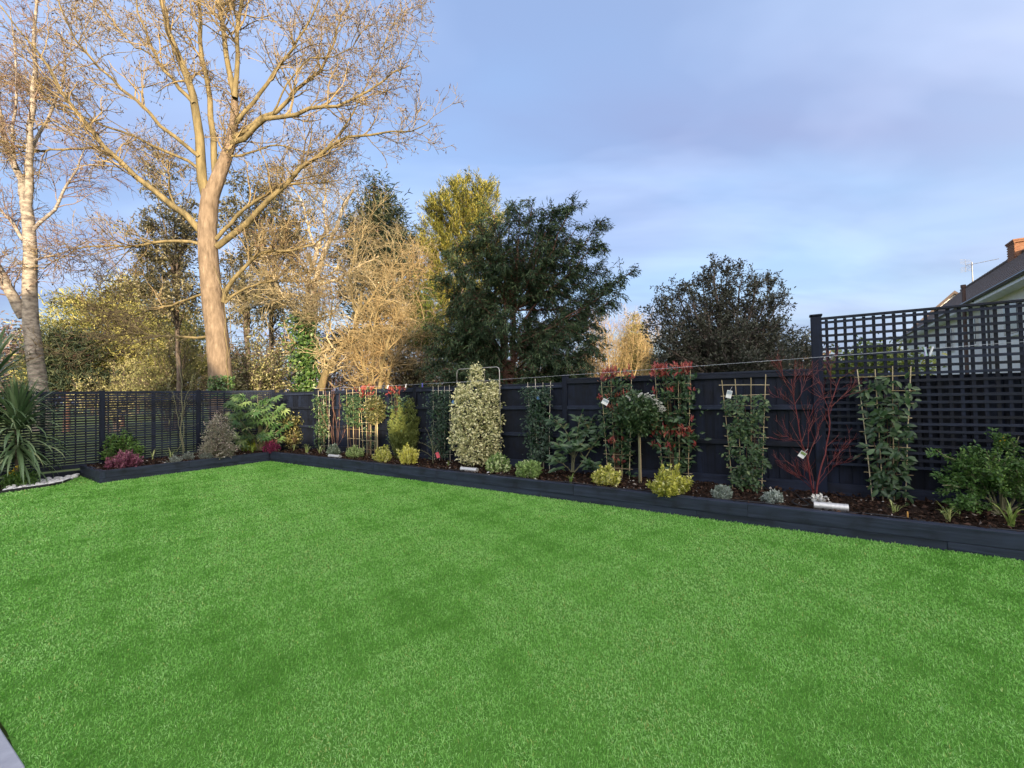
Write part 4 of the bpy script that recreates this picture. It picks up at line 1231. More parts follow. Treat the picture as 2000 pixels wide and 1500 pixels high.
# ---- straw-coloured sunlit shrub and little spruce
stw = []
for x in range(1140, 1290, 14):
    stw.append(([(1215 + (x - 1215) * .4, 800), (1215 + (x - 1215) * .75, 720), (x, R.uniform(632, 668))], R.uniform(-1.2, 1.2), .05, .012))
thicket("straw_shrub", "straw-coloured bare shrub glowing in the sun between the two dark trees", stw, 24.0, M_straw, M_straw, n2=13, n3=8, n4=2, l2=1.3, l3=.8, l4=.4, up=0.1, wig=.14, r3=.008, ang=(15, 45))
layered("spruce_tree", "small olive spruce with a pointed tip beside the straw-coloured shrub", 1240, 26.0,
        [(1240, 622, 3), (1240, 640, 9), (1240, 658, 18), (1240, 675, 26), (1242, 695, 32), (1240, 715, 38)], M_olive, M_grey_bark, 200, .22, .13, thick=.25, m=18, droop=.2, trunk_r=.08, topy=610)

# ---- dusky scrub tree behind the right part of the fence
Ys = 11.0
sc_b = W(1415, 780, Ys); sc_b[2] = 0
sct = thing("scrub_tree", "dusky half-bare evergreen tree with rounded crown between the dark conifer and lattice", "tree", tuple(sc_b))
sl = []
for (x, y) in [(1285, 625), (1300, 600), (1320, 570), (1345, 560), (1370, 545), (1395, 528), (1420, 540), (1450, 545), (1480, 550), (1505, 560), (1520, 590), (1535, 640), (1560, 670), (1580, 690), (1290, 670), (1300, 700), (1340, 640), (1380, 600), (1420, 590), (1460, 600), (1490, 630), (1440, 660), (1390, 660), (1350, 690), (1500, 690), (1540, 710), (1320, 720), (1460, 710)]:
    cx = 1415 + (x - 1415) * .25
    sl.append(([(1418 + R.uniform(-14, 14), 790), (cx, 730), (cx + (x - cx) * .6, 730 + (y - 730) * .55), (x, y)], R.uniform(-1.3, 1.3), 0.06, 0.012))
sbr = px_limbs(sl, sc_b, Ys, 10)
tubes("trunk", sbr, M_grey_bark, sct, k=6)
P, Rr = cat(sbr)
s2 = grow(P, Rr, 30, 0.3, 1.0, (20, 65), 0.70, rf=.5, S=6, up=.06, wig=.2, rmin=.007)
s3 = grow(*s2, 6, .2, 1., (25, 65), .30, rf=.6, S=4, up=.08, wig=.25, rmin=.004)
M_greytwig = leaf_mat("grey_twig", [(0, (0.07, 0.058, 0.055)), (0.6, (0.14, 0.12, 0.112)), (1, (0.21, 0.18, 0.17))], rough=.8, spec=.1, trans=0)
tubes("crown", [s2, s3], M_greytwig, sct, k=3)
A, Tn = along(s3[0], 9)
rn = np.repeat(rng.random(len(s3[0])), 9)
kk = rn > 0.18
foliage(sct, (A + rng.normal(size=A.shape) * .03)[kk], nrm(Tn + rng.normal(size=A.shape) * .7)[kk], rng.normal(size=A.shape)[kk] + [0, 0, 1], 0.085, 0.032, M_scrub, np.clip(rn * .6 + .4 * rng.random(len(A)), 0, .999)[kk])

# ---- light bush at right end and leaves behind the lattice
leafy_tree("bush", "thin grey-green bush behind the fence at the tall lattice post", 1575, 775, 9.0, prof_px(1575, 9, [(790, 30), (740, 36), (700, 26), (660, 10)]), M_scrub, M_grey_bark, 220, 12, .07, .4, clump=.12, cat_="bush", n_br=30, tr_r=.025, group="bushes behind the garden fence")
M_laurel = leaf_mat("bright_laurel", [(0, (0.05, 0.10, 0.02)), (0.6, (0.14, 0.20, 0.04)), (1, (0.30, 0.30, 0.08))], rough=.4, spec=.4, trans=.25)
leafy_tree("bush", "bright green leafy bush glimpsed through the lattice squares", 1710, 775, 8.6, prof_px(1710, 8.6, [(790, 90), (740, 92), (715, 86), (700, 60), (688, 20)]), M_laurel, M_grey_bark, 500, 12, .10, .45, sy=.4, clump=.14, cat_="bush", n_br=30, tr_r=.03, group="bushes behind the garden fence")

# ---- far trees beyond the park
M_faroff = leaf_mat("far_tree", [(0, (0.05, 0.045, 0.03)), (0.5, (0.11, 0.085, 0.06)), (1, (0.18, 0.13, 0.10))], rough=.9, spec=.05, trans=.1)
M_farbare = leaf_mat("far_bare_tree", [(0, (0.12, 0.09, 0.085)), (0.5, (0.20, 0.15, 0.14)), (1, (0.28, 0.22, 0.20))], rough=.9, spec=.05, trans=.1)
far_trees = [(-60, 60, 660, 60), (20, 55, 640, 60), (95, 62, 680, 45), (180, 64, 690, 55), (270, 60, 690, 60), (360, 66, 670, 60), (450, 62, 680, 60), (545, 60, 660, 65), (640, 66, 660, 60), (730, 58, 650, 65), (830, 60, 660, 60), (930, 62, 690, 60), (1040, 60, 690, 65), (1150, 58, 695, 60), (1250, 62, 690, 60), (1360, 60, 700, 60), (1470, 58, 698, 60), (1580, 60, 690, 60)]
words = ["at the far left edge", "behind the birch trunk", "right of the birch trunk", "left of the big olive pine", "behind the olive pine", "just left of the thick trunk", "just right of the thick trunk", "behind the ivy-clad stems",
         "behind the leaning tan trunk", "below the cedar", "left of the golden conifer", "behind the golden conifer", "behind the dark conifer", "right of the dark conifer", "behind the straw-coloured shrub", "left behind the dusky tree", "right behind the dusky tree", "behind the tall lattice post"]
for i, (px, Y, py, hw) in enumerate(far_trees):
    mt = M_farbare if i < 2 else M_faroff
    leafy_tree("far_tree", ("pinkish bare" if i < 2 else "distant brown") + " tree beyond the park " + words[i], px, 775, Y, prof_px(px, Y, [(790, hw * .7), (740, hw), (py + 25, hw * .8), (py, hw * .25)]), mt, M_grey_bark, 500, 9, .5, .35, sy=.6, clump=.8, n_br=20, tr_r=.2, group="far trees beyond the park", shell=.5)
# ------------------------------------------------------------------ planting
def proj(p):
    q = NM.T @ (np.asarray(p, float) - np.array([0, 0, CAMH]))
    return 1000 + F * q[0] / -q[2], 750 - F * q[1] / -q[2]
XR = -UX                      # to the right along the board fence
FZ = math.atan2(XR[1], XR[0])

def S(px, py, clear=0.12, z=SOIL):
    """a spot on the soil, kept clear of the fence"""
    for _ in range(80):
        p = G(px, py, z)
        if (p - P0) @ UN > clear and ((p - CORNER) @ VN > clear or p[0] > -4):
            break
        py += 0.5
    return p

def ppm(p, d=None):
    """pixels per metre at p along d (default: across the view)"""
    d = np.array([1.0, 0, 0]) if d is None else d
    a, b = proj(p), proj(p + d * 0.1)
    return abs(b[0] - a[0]) / 0.1

def hz(p, px, py):
    return zat(py, px, p[1])

def split_leaves(t, P, D, N, L, me, mat, wr, n_obj, simple=True, name="leaf", fold=.22, droop=.18):
    """the leaves nearest the viewer become objects, the rest one mesh"""
    base = np.array(t.location)
    rot = np.array(t.rotation_euler.to_matrix())
    Wp = P @ rot.T + base
    dist = np.linalg.norm(Wp - [0, 0, CAMH], axis=1) - 0.35 * L
    order = np.argsort(dist)
    for i in order[:n_obj]:
        put_leaf(name, me[int(rng.integers(len(me)))], t, P[i], D[i], N[i], float(L[i]))
    r = order[n_obj:]
    if len(r):
        foliage(t, P[r], D[r], N[r], L[r], L[r] * wr, mat, simple=simple, fold=fold, droop=droop)

VIEW = nrm(np.array([0.0, -1.0, 0.35]))

# --- leaf colours
M_dkgreen = leaf_mat("dark_glossy_leaf", [(0, (0.022, 0.052, 0.022)), (0.6, (0.046, 0.092, 0.036)), (1, (0.095, 0.155, 0.062))], rough=.38, spec=.42, trans=.12)
M_clgreen = leaf_mat("climber_leaf", [(0, (0.024, 0.055, 0.02)), (0.6, (0.052, 0.10, 0.036)), (0.92, (0.10, 0.165, 0.065)), (1, (0.22, 0.27, 0.11))], rough=.4, spec=.4, trans=.15)
M_star = leaf_mat("star_jasmine_leaf", [(0, (0.011, 0.03, 0.015)), (0.7, (0.024, 0.055, 0.027)), (1, (0.07, 0.125, 0.065))], rough=.38, spec=.4, trans=.1)
M_red = leaf_mat("red_leaf", [(0, (0.16, 0.018, 0.02)), (0.5, (0.33, 0.045, 0.038)), (0.85, (0.42, 0.11, 0.07)), (1, (0.44, 0.22, 0.12))], rough=.35, spec=.5, trans=.25)
M_rhodo = leaf_mat("leathery_leaf", [(0, (0.026, 0.058, 0.026)), (0.6, (0.05, 0.10, 0.042)), (0.95, (0.09, 0.145, 0.065)), (1, (0.24, 0.18, 0.06))], rough=.38, spec=.42, trans=.12)
M_holly = leaf_mat("cream_variegated_leaf", [(0, (0.10, 0.14, 0.045)), (0.2, (0.34, 0.35, 0.15)), (0.5, (0.64, 0.61, 0.31)), (1, (0.82, 0.78, 0.48))], rough=.4, spec=.45, trans=.2)
M_varieg = leaf_mat("grey_variegated_leaf", [(0, (0.12, 0.12, 0.07)), (0.4, (0.30, 0.28, 0.20)), (0.8, (0.46, 0.44, 0.36)), (1, (0.36, 0.26, 0.24))], rough=.5, spec=.35, trans=.2)
M_golden = leaf_mat("golden_leaf", [(0, (0.24, 0.28, 0.05)), (0.35, (0.55, 0.54, 0.09)), (0.8, (0.78, 0.74, 0.17)), (1, (0.80, 0.78, 0.40))], rough=.45, spec=.4, trans=.25)
M_lime = leaf_mat("lime_leaf", [(0, (0.13, 0.23, 0.06)), (0.5, (0.32, 0.45, 0.14)), (0.9, (0.52, 0.62, 0.28)), (1, (0.66, 0.68, 0.42))], rough=.45, spec=.4, trans=.25)
M_limey = leaf_mat("bright_lime_leaf", [(0, (0.15, 0.22, 0.02)), (0.5, (0.33, 0.42, 0.03)), (1, (0.50, 0.52, 0.08))], rough=.45, spec=.4, trans=.25)
M_sage = leaf_mat("grey_green_sage", [(0, (0.10, 0.15, 0.09)), (0.5, (0.20, 0.27, 0.17)), (1, (0.34, 0.40, 0.30))], rough=.6, spec=.25, trans=.15)
M_silver = leaf_mat("silver_leaf", [(0, (0.13, 0.17, 0.13)), (0.5, (0.27, 0.32, 0.27)), (1, (0.43, 0.48, 0.43))], rough=.6, spec=.25, trans=.1)
M_purple = leaf_mat("purple_leaf", [(0, (0.07, 0.015, 0.03)), (0.5, (0.17, 0.04, 0.075)), (0.9, (0.30, 0.11, 0.16)), (1, (0.42, 0.24, 0.26))], rough=.5, spec=.35, trans=.2)
M_magenta = leaf_mat("magenta_flower", [(0, (0.10, 0.012, 0.04)), (0.5, (0.26, 0.025, 0.10)), (1, (0.44, 0.06, 0.17))], rough=.6, spec=.2, trans=.25)
M_conif = leaf_mat("upright_green", [(0, (0.06, 0.085, 0.02)), (0.5, (0.13, 0.165, 0.04)), (1, (0.23, 0.26, 0.07))], rough=.5, spec=.3, trans=.15)
M_feathery = leaf_mat("fresh_mid_green", [(0, (0.035, 0.085, 0.02)), (0.5, (0.08, 0.17, 0.035)), (1, (0.16, 0.28, 0.06))], rough=.45, spec=.35, trans=.25)
M_bronze = leaf_mat("bronze_green_leaf", [(0, (0.05, 0.06, 0.02)), (0.5, (0.12, 0.13, 0.045)), (0.85, (0.21, 0.19, 0.07)), (1, (0.36, 0.34, 0.14))], rough=.35, spec=.5, trans=.2)
M_strap = leaf_mat("striped_strap_leaf", [(0, (0.16, 0.24, 0.05)), (0.5, (0.36, 0.43, 0.13)), (1, (0.58, 0.58, 0.28))], rough=.45, spec=.4, trans=.25)
M_strapg = leaf_mat("green_strap_leaf", [(0, (0.09, 0.17, 0.03)), (0.5, (0.20, 0.30, 0.06)), (1, (0.38, 0.45, 0.12))], rough=.45, spec=.4, trans=.25)
M_sword = leaf_mat("sword_leaf", [(0, (0.05, 0.095, 0.04)), (0.5, (0.12, 0.19, 0.085)), (0.9, (0.22, 0.30, 0.16)), (1, (0.34, 0.37, 0.18))], rough=.38, spec=.5, trans=.15)
M_stem = flat_mat("brown_stem", (0.10, 0.065, 0.045), .8, .2)
M_gstem = flat_mat("grey_green_stem", (0.17, 0.17, 0.10), .8, .2)
M_redstem = leaf_mat("red_stem", [(0, (0.085, 0.016, 0.018)), (0.5, (0.16, 0.026, 0.028)), (1, (0.23, 0.07, 0.055))], rough=.45, spec=.4, trans=0)
M_cane = leaf_mat("bamboo_cane", [(0, (0.36, 0.28, 0.15)), (0.5, (0.52, 0.42, 0.25)), (1, (0.64, 0.55, 0.36))], rough=.5, spec=.4, trans=0)
M_palecane = leaf_mat("pale_cane", [(0, (0.46, 0.42, 0.34)), (1, (0.62, 0.58, 0.48))], rough=.5, spec=.4, trans=0)
M_white = flat_mat("white_plastic", (0.75, 0.76, 0.78), .4)
M_petal = leaf_mat("white_petal", [(0, (0.62, 0.62, 0.55)), (1, (0.82, 0.82, 0.78))], rough=.6, spec=.2, trans=.2)

# --- small mounds
def mound(name, label, cat_, px, py, wpx, hpx, mat, L, wr, n, m, group=None, up=.6, shell=.35, spiky=0.0, clump=None, spread=.8, simple=False, stem=True, lump=.22):
    """low shrub: shoots of uneven length fan out from the root, leaves sit along them"""
    p = S(px, py)
    t = thing(name, label, cat_, tuple(p), group)
    w = wpx / ppm(p) / 2; h = max(0.05, hz(p, px, py - hpx) - p[2])
    ns = int(26 + n * .22)
    th = rng.random(ns) * 6.283; q = np.sqrt(rng.random(ns))
    ln = .66 + .34 * rng.random(ns) + spiky * .5 * (rng.random(ns) ** 5)
    dome = np.sqrt(np.maximum(0.06, 1 - .86 * q ** 2.2))
    tip = np.stack([np.cos(th) * q * w * ln, np.sin(th) * q * w * .9 * ln, h * dome * ln], 1)
    root = np.stack([np.cos(th) * q * w * .16, np.sin(th) * q * w * .16, np.full(ns, -.01)], 1)
    s_ = np.linspace(0, 1, 7)[None, :, None]
    Pb = root[:, None] * (1 - s_) + tip[:, None] * s_
    bow = np.stack([np.cos(th), np.sin(th), -.4 * np.ones(ns)], 1)[:, None] * (q * w * .22)[:, None, None]
    Pb = Pb + bow * np.sin(s_ * math.pi) + rng.normal(size=Pb.shape) * .006 * s_
    if stem:
        tubes("stem", [(Pb, np.full((ns, 7), .0022))], M_stem, t, k=3)
    per = max(8, int(n * m / ns))
    idx = np.repeat(np.arange(ns), per)
    x = (.22 + .80 * rng.random(len(idx)) ** .75).clip(0, 1) * 6 * .999; i = x.astype(int); f = (x - i)[:, None]
    a_, b_ = Pb[idx, i], Pb[idx, np.minimum(i + 1, 6)]
    A = a_ * (1 - f) + b_ * f + rng.normal(size=(len(idx), 3)) * L * .18
    T = nrm(b_ - a_ + 1e-6)
    Dd = nrm(T * up + rng.normal(size=A.shape) * spread * .75 + [0, 0, .1])
    Nn = nrm(np.array([0, -.4, 1.]) + rng.normal(size=A.shape) * .5)
    Ll = L * (.55 + .75 * rng.random(len(A)))
    A[:, 2] = np.maximum(A[:, 2], .012)
    rn = np.clip(rng.random(ns)[idx] * .35 + rng.random(len(A)) * .45 + .2 * (x / 6), 0, .999)
    foliage(t, A, Dd, Nn, Ll, Ll * wr, mat, rn, simple=True, fold=.2, droop=.1)
    return t

# --- strap-leaved clumps: each leaf its own object
def strap_mesh(name, mat, bend, wid=.055, n=6, tipup=0.0):
    V, Fc = [], []
    for i in range(n + 1):
        s = i / n
        a = math.radians(78) - bend * s * s
        y = sum(math.cos(math.radians(78) - bend * (j / n) ** 2) / n for j in range(i))
        z = sum(math.sin(math.radians(78) - bend * (j / n) ** 2) / n for j in range(i))
        w = wid * (0.75 + .6 * s if s < .3 else .93 * (1 - ((s - .3) / .7) ** 1.8)) / 1 + 0.002
        V += [(-w / 2, y, z + w * .2), (0, y, z), (w / 2, y, z + w * .2)]
    for i in range(n):
        for k in (0, 1):
            Fc.append((i * 3 + k, i * 3 + k + 1, i * 3 + k + 4, i * 3 + k + 3))
    return npmesh(name, np.array(V), np.array(Fc), mat, smooth=True)
STRAP = {m.name: [strap_mesh("leaf", m, b, w) for b, w in ((0.9, .06), (1.5, .055), (2.2, .05), (2.8, .055))] for m in (M_strap, M_strapg)}
def strap(label, px, py, wpx, hpx, mat=None, n=12, upright=0.0, group="strap-leaved clumps along the bed"):
    p = S(px, py)
    t = thing("strap_leaf_plant", label, "plant", tuple(p), group)
    h = max(hz(p, px, py - hpx) - p[2], wpx / ppm(p) * .5) * 1.25
    ms = STRAP[(mat or M_strap).name]
    for i in range(n):
        me = ms[min(3, max(0, int(R.random() * 3.99 - upright * 2)))]
        o = link("leaf", me, t, (R.uniform(-.02, .02), R.uniform(-.02, .02), 0))
        s = h * R.uniform(.65, 1.1)
        o.scale = (s * R.uniform(.8, 1.3), s, s)
        o.rotation_euler = (R.uniform(-.3, .25), 0, i * 2.399 + R.uniform(-.4, .4))
    return t

# --- climbers on bamboo frames
def climber(label, px, py, top_py, wtop, wbot, leaf_top_py, leaf_bot_py, mat, L, wr, n, n_obj, canes=4, bars=9, cane_mat=None, group="climbers on bamboo frames", clear=.16, name="climbing_plant", wleaf=None, depth=.10, bare=0.0, mat2=None, top2=0, n2=0):
    p = S(px, py, clear)
    t = thing(name, label, "climber", tuple(p), group, rz=FZ)
    cm = cane_mat or M_cane
    k = ppm(p, XR)
    H = hz(p, px, top_py) - p[2]; wt = wtop / k; wb = wbot / k
    for i in range(canes):
        s = i / (canes - 1) - .5
        pts = [(s * wb, 0, -.05), (s * (wb + wt) / 2 + R.uniform(-.006, .006), R.uniform(-.01, .01), H * .5), (s * wt + R.uniform(-.015, .015), 0, H * R.uniform(.97, 1.02))]
        c = tubes("cane", [limb(pts, .0065, .0055, 8)], cm, t, k=6)
    for j in range(bars):
        z = H * (.10 + .83 * j / (bars - 1)); w = wb + (wt - wb) * z / H
        e = .055
        tubes("cane", [limb([(-w / 2 - e * R.uniform(.5, 1.3), .012, z + R.uniform(-.012, .012)), (0, .012, z), (w / 2 + e * R.uniform(.5, 1.3), .012, z + R.uniform(-.012, .012))], .0048, .0045, 5)], cm, t, k=5)
    z1 = hz(p, px, leaf_top_py) - p[2]; z0 = max(.02, hz(p, px, leaf_bot_py) - p[2])
    st = []
    for i in range(6):
        x = R.uniform(-.4, .4)
        st.append(limb([(x * wb * .5, .01, 0), (x * wb + R.uniform(-.05, .05), -.01, z1 * .4), (x * wt * .9 + R.uniform(-.06, .06), .012, z1 * .95)], .007, .003, 10))
    tubes("stem", [cat(st)], M_stem, t, k=5)
    z = z0 + (z1 - z0) * rng.random(n) ** .9
    w = wb + (wt - wb) * z / H
    if wleaf:
        w = w * wleaf
    x = (rng.random(n) - .5) * w * 1.05 + rng.normal(size=n) * .02
    # ragged sides and gaps
    a1, a2, a3 = R.uniform(0, 6), R.uniform(0, 6), R.uniform(0, 6)
    x = x * (1 + .16 * np.sin(z * 7.3 + a1) + .12 * np.sin(z * 15.1 + a2 + np.sign(x)))
    gap = np.sin(x * 17 + a2 + 1.5 * np.sin(z * 4 + a1)) * np.sin(z * 9.5 + a3 + 1.2 * np.sin(x * 9))
    keep_ = rng.random(n) > np.clip((gap - .28) * 2.2, 0, .93)
    stray = rng.random(n) < .035
    x = np.where(stray, x * 1.25, x)
    x, z, w = x[keep_], z[keep_], w[keep_]; n = len(x)
    y = -np.abs(rng.normal(size=n)) * depth * (.7 + .5 * np.sin(z * 6 + a1) ** 2) + .02
    P = np.stack([x, y, z + .02 * np.sin(x * 40)], 1)
    D = nrm(rng.normal(size=(n, 3)) * [1, .45, .8] + np.array([0, -.2, -.35]) + np.stack([x / w * .9, 0 * x, 0 * x], 1))
    N = nrm(np.array([0, -1., .75]) + rng.normal(size=(n, 3)) * .4)
    Ls = L * (.65 + .7 * rng.random(n))
    me = [leaf_mesh("leaf", mat, wr), leaf_mesh("leaf", mat, wr * 1.15, .12, .3), leaf_mesh("leaf", mat, wr * .9, .3, .08)]
    split_leaves(t, P, D, N, Ls, me, mat, wr, n_obj)
    return t, p, H, k

def plant_tag(label, px, py, Y, size, mat, name="plant_tag", tilt=0.0, strip=None):
    c = W(px, py, Y)
    t = thing(name, label, "plant tag", tuple(c), None, rz=FZ * .5)
    o = MB().box((0, 0, 0), (size[0], .003, size[1])).build("card", mat, t)
    if strip:
        MB().box((0, -.004, size[1] * .22), (size[0] * .84, .002, size[1] * .4)).build("picture", strip, t)
    MB().tube([(0, 0, size[1] * .5 - .005), (size[0] * .3, .03, size[1] * .5 + .06)], .0015, 4).build("tie", M_white, t)
    t.rotation_euler[1] = tilt
    return t
M_pinktag = flat_mat("pink_card", (0.62, 0.10, 0.13), .4)
M_bluetag = flat_mat("blue_card", (0.12, 0.27, 0.58), .4)
M_greentag = flat_mat("green_picture", (0.16, 0.24, 0.08), .4)
M_whitetag = flat_mat("white_card", (0.72, 0.73, 0.74), .4)
M_darkprint = flat_mat("grey_print", (0.34, 0.40, 0.46), .4)

# ============ left bed
# cordylines
SW = [strap_mesh("leaf", M_sword, b, w, 7) for b, w in ((0.25, .042), (0.7, .04), (1.3, .038), (2.0, .04), (2.7, .04))]
def cordyline(label, px, py, Y, rpx, n, stem_to):
    c = W(px, py, Y)
    t = thing("cordyline", label, "cordyline", (c[0], c[1], 0), "spiky cordylines at the left edge")
    z = c[2]
    tubes("trunk", [limb([(0, 0, 0), (.02, 0, z * .5), (0, 0, z)], .045, .04, 8)], M_grey_bark, t, k=8)
    r = rpx * Y / F
    for i in range(n):
        u = (i / n) ** .65
        o = link("leaf", SW[min(3, int(u * 4.4)) if u < .75 else R.choice((1, 2, 2))], t, (R.uniform(-.02, .02), R.uniform(-.02, .02), z - .30 * u * u - (R.uniform(0, .42) if u > .72 else 0)))
        s = r * R.uniform(.85, 1.12)
        o.scale = (s * R.uniform(1.2, 1.7), s, s)
        o.rotation_euler = (R.uniform(-.2, .1) - 2.75 * max(0, u - .3), 0, i * 2.399 + R.uniform(-.3, .3))
cordyline("spiky green cordyline with drooping sword leaves in front of the slatted fence", 34, 826, 9.0, 92, 250, 0)
cordyline("taller cordyline cut off by the left edge above the lower one", -22, 742, 8.9, 110, 170, 0)

# nandina-like leafy shrub and purple one
p = S(238, 905)
mound("green_shrub", "fresh green feathery shrub behind the purple plant beside the slatted fence", "shrub", 238, 900, 82, 58, M_feathery, .075, .36, 190, 12, up=.35, clump=.05, shell=.5, lump=.35, spread=1.0)
mound("purple_shrub", "low purple-pink variegated shrub at the left end of the bed", "shrub", 240, 914, 66, 34, M_purple, .06, .34, 260, 14, up=.5, clump=.03, shell=.4)
mound("silver_mound", "leftmost of the small silvery mounds along the left bed front", "plant", 341, 904, 27, 16, M_silver, .022, .35, 150, 12, "silvery mounds in the bed")
mound("silver_mound", "second small silvery mound from the left beside the bare climbing stems", "plant", 367, 899, 27, 17, M_silver, .022, .35, 150, 12, "silvery mounds in the bed")
mound("silver_mound", "small silvery mound in front of the grey variegated shrub", "plant", 402, 897, 28, 15, M_silver, .022, .35, 150, 12, "silvery mounds in the bed")
strap("sparse yellow-striped sprig just right of the purple shrub", 297, 900, 18, 20, n=6, upright=1)
strap("sparse yellow-striped sprig left of the first silvery mound", 333, 897, 18, 20, n=5, upright=1)
strap("yellow-green strap clump in front of the grey variegated shrub", 420, 891, 44, 20, M_strapg, n=16)
strap("largest yellow-green strap clump right of the grey variegated shrub", 452, 891, 44, 22, M_strapg, n=20)
strap("yellow-green strap clump under the lime bush by the bed corner", 493, 886, 32, 20, M_strapg, n=16)
# bare climber on the slats
p = S(345, 880)
bt = thing("bare_climber", "bare brown climbing stems leaning on the slatted fence", "climber", tuple(p))
bl = px_limbs([([(332, 882), (326, 860), (330, 820), (324, 780), (330, 745), (340, 720)], 0, .012, .006), ([(358, 885), (353, 850), (356, 800), (352, 770), (358, 740), (345, 700)], 0, .013, .006),
               ([(345, 882), (362, 850), (354, 810), (362, 780), (372, 750), (382, 730)], 0, .010, .005), ([(360, 880), (352, 840), (345, 800), (340, 770), (322, 745)], 0, .009, .004)], p, p[1], 12)
c2 = grow(*cat(bl), 12, .3, 1, (20, 60), .35, rf=.5, S=5, up=.05, wig=.25, rmin=.003)
tubes("stem", bl, M_gstem, bt, k=5); tubes("twig", [c2], M_gstem, bt, k=3)

# grey variegated shrub (cone)
def cone_shrub(name, label, px, py, rows, mat, L, wr, n, m, up=.5, clump=.05, sy=.8, shell=.4, simple=False, cat_="shrub", lump=.2, spread=.85, stems=24, clear=.2, group=None):
    p = S(px, py, clear)
    t = thing(name, label, cat_, tuple(p), group)
    k = ppm(p)
    prof = [(max(0.0, hz(p, px, y) - p[2]), hw / k) for y, hw in rows]
    P, D = profile_pts(n, prof, 1, sy, shell, lump=lump)
    A, Dd, Nn, Ll = sprigs(P, D, m, clump, L, up, spread)
    A[:, 2] = np.maximum(A[:, 2], 0.01)
    rn = np.clip(np.repeat(rng.random(n), m) * .4 + rng.random(n * m) * .6, 0, .999)
    kk = rng.integers(0, n, stems)
    tubes("stem", [cat([limb([(rng.normal() * .03, rng.normal() * .03, 0), P[i] * [.35, .35, .5], P[i]], .008, .003, 6) for i in kk])], M_stem, t, k=5)
    foliage(t, A, Dd, Nn, Ll, Ll * wr, mat, rn, simple=True, fold=.2, droop=.12)
    return t, p, prof
cone_shrub("variegated_shrub", "cone-shaped grey and cream variegated shrub against the slatted fence", 428, 893, [(893, 28), (878, 33), (855, 28), (835, 19), (818, 10), (808, 3)], M_varieg, .055, .38, 330, 12, clump=.05)
# fatsia: big palmate leaves, each an object
def palmate(mat):
    V, Fc = [(0, 0, 0)], []
    tips = 8
    for i in range(tips):
        a = math.radians(-125 + 250 * i / (tips - 1)); l = 1.0 - .28 * abs(i - 3.5) / 3.5
        for (da, f, zz) in ((-13, .48, .03), (-7, .75, .0), (0, 1.0, -.16), (7, .75, .0), (13, .48, .03)):
            V.append((math.sin(a + math.radians(da)) * l * f * .62, .30 + math.cos(a + math.radians(da)) * l * f * .62, zz))
        b = 1 + i * 5
        V_c = 0
        Fc += [(0, b, b + 1), (0, b + 1, b + 2), (0, b + 2, b + 3), (0, b + 3, b + 4)]
        if i < tips - 1:
            Fc.append((0, b + 4, b + 5))
    V[0] = (0, .30, .05)
    n = len(V); V += [(-.012, 0, -.3), (.012, 0, -.3), (0.012, .3, .03), (-.012, .3, .03)]
    Fc += [(n, n + 1, n + 2), (n, n + 2, n + 3)]
    return npmesh("leaf", np.array(V, float), np.array(Fc), mat)
M_fatsia = leaf_mat("fatsia_leaf", [(0, (0.03, 0.075, 0.024)), (0.5, (0.06, 0.12, 0.038)), (0.9, (0.12, 0.20, 0.065)), (1, (0.25, 0.32, 0.12))], rough=.36, spec=.4, trans=.15)
PM = palmate(M_fatsia)
p = S(507, 882, .3)
ft = thing("fatsia", "fatsia with big glossy hand-shaped leaves in the fence corner", "shrub", tuple(p))
k = ppm(p); top = hz(p, 507, 768) - p[2]
stems = []
for i in range(135):
    u = R.random() ** .75
    z = top * (.14 + .86 * u); a = R.uniform(0, 6.283); r = 48 / k * math.sqrt(R.random()) * (1.0 if u > .35 else .75)
    q = np.array([math.cos(a) * r, math.sin(a) * r * .8, z * R.uniform(.85, 1)])
    d = np.array([math.cos(a) * .8, -.55 + .2 * math.sin(a), R.uniform(-.75, .0)])
    put_leaf("leaf", PM, ft, q, d, np.array([0.2 * math.cos(a), -1.0, .75]) + rng.normal(size=3) * .22, R.uniform(.25, .37))
    if i % 5 == 0:
        stems.append(limb([(0, 0, 0), q * [.3, .3, .5], q], .014, .006, 6))
tubes("stem", [cat(stems)], M_gstem, ft, k=5)
mound("lime_bush", "small bright lime bush below the fatsia", "shrub", 489, 882, 36, 27, M_limey, .04, .4, 130, 12, clump=.025)
mound("heather", "magenta heather in the corner of the bed", "plant", 530, 884, 40, 27, M_magenta, .03, .3, 260, 14, up=.7, clump=.02)
cone_shrub("bronze_shrub", "bronze-green leafy shrub at the corner beside the first fence boards", 570, 874, [(874, 10), (862, 17), (845, 21), (825, 20), (814, 10), (810, 3)], M_bronze, .075, .42, 120, 9, clump=.05, shell=.45, spread=1.0)

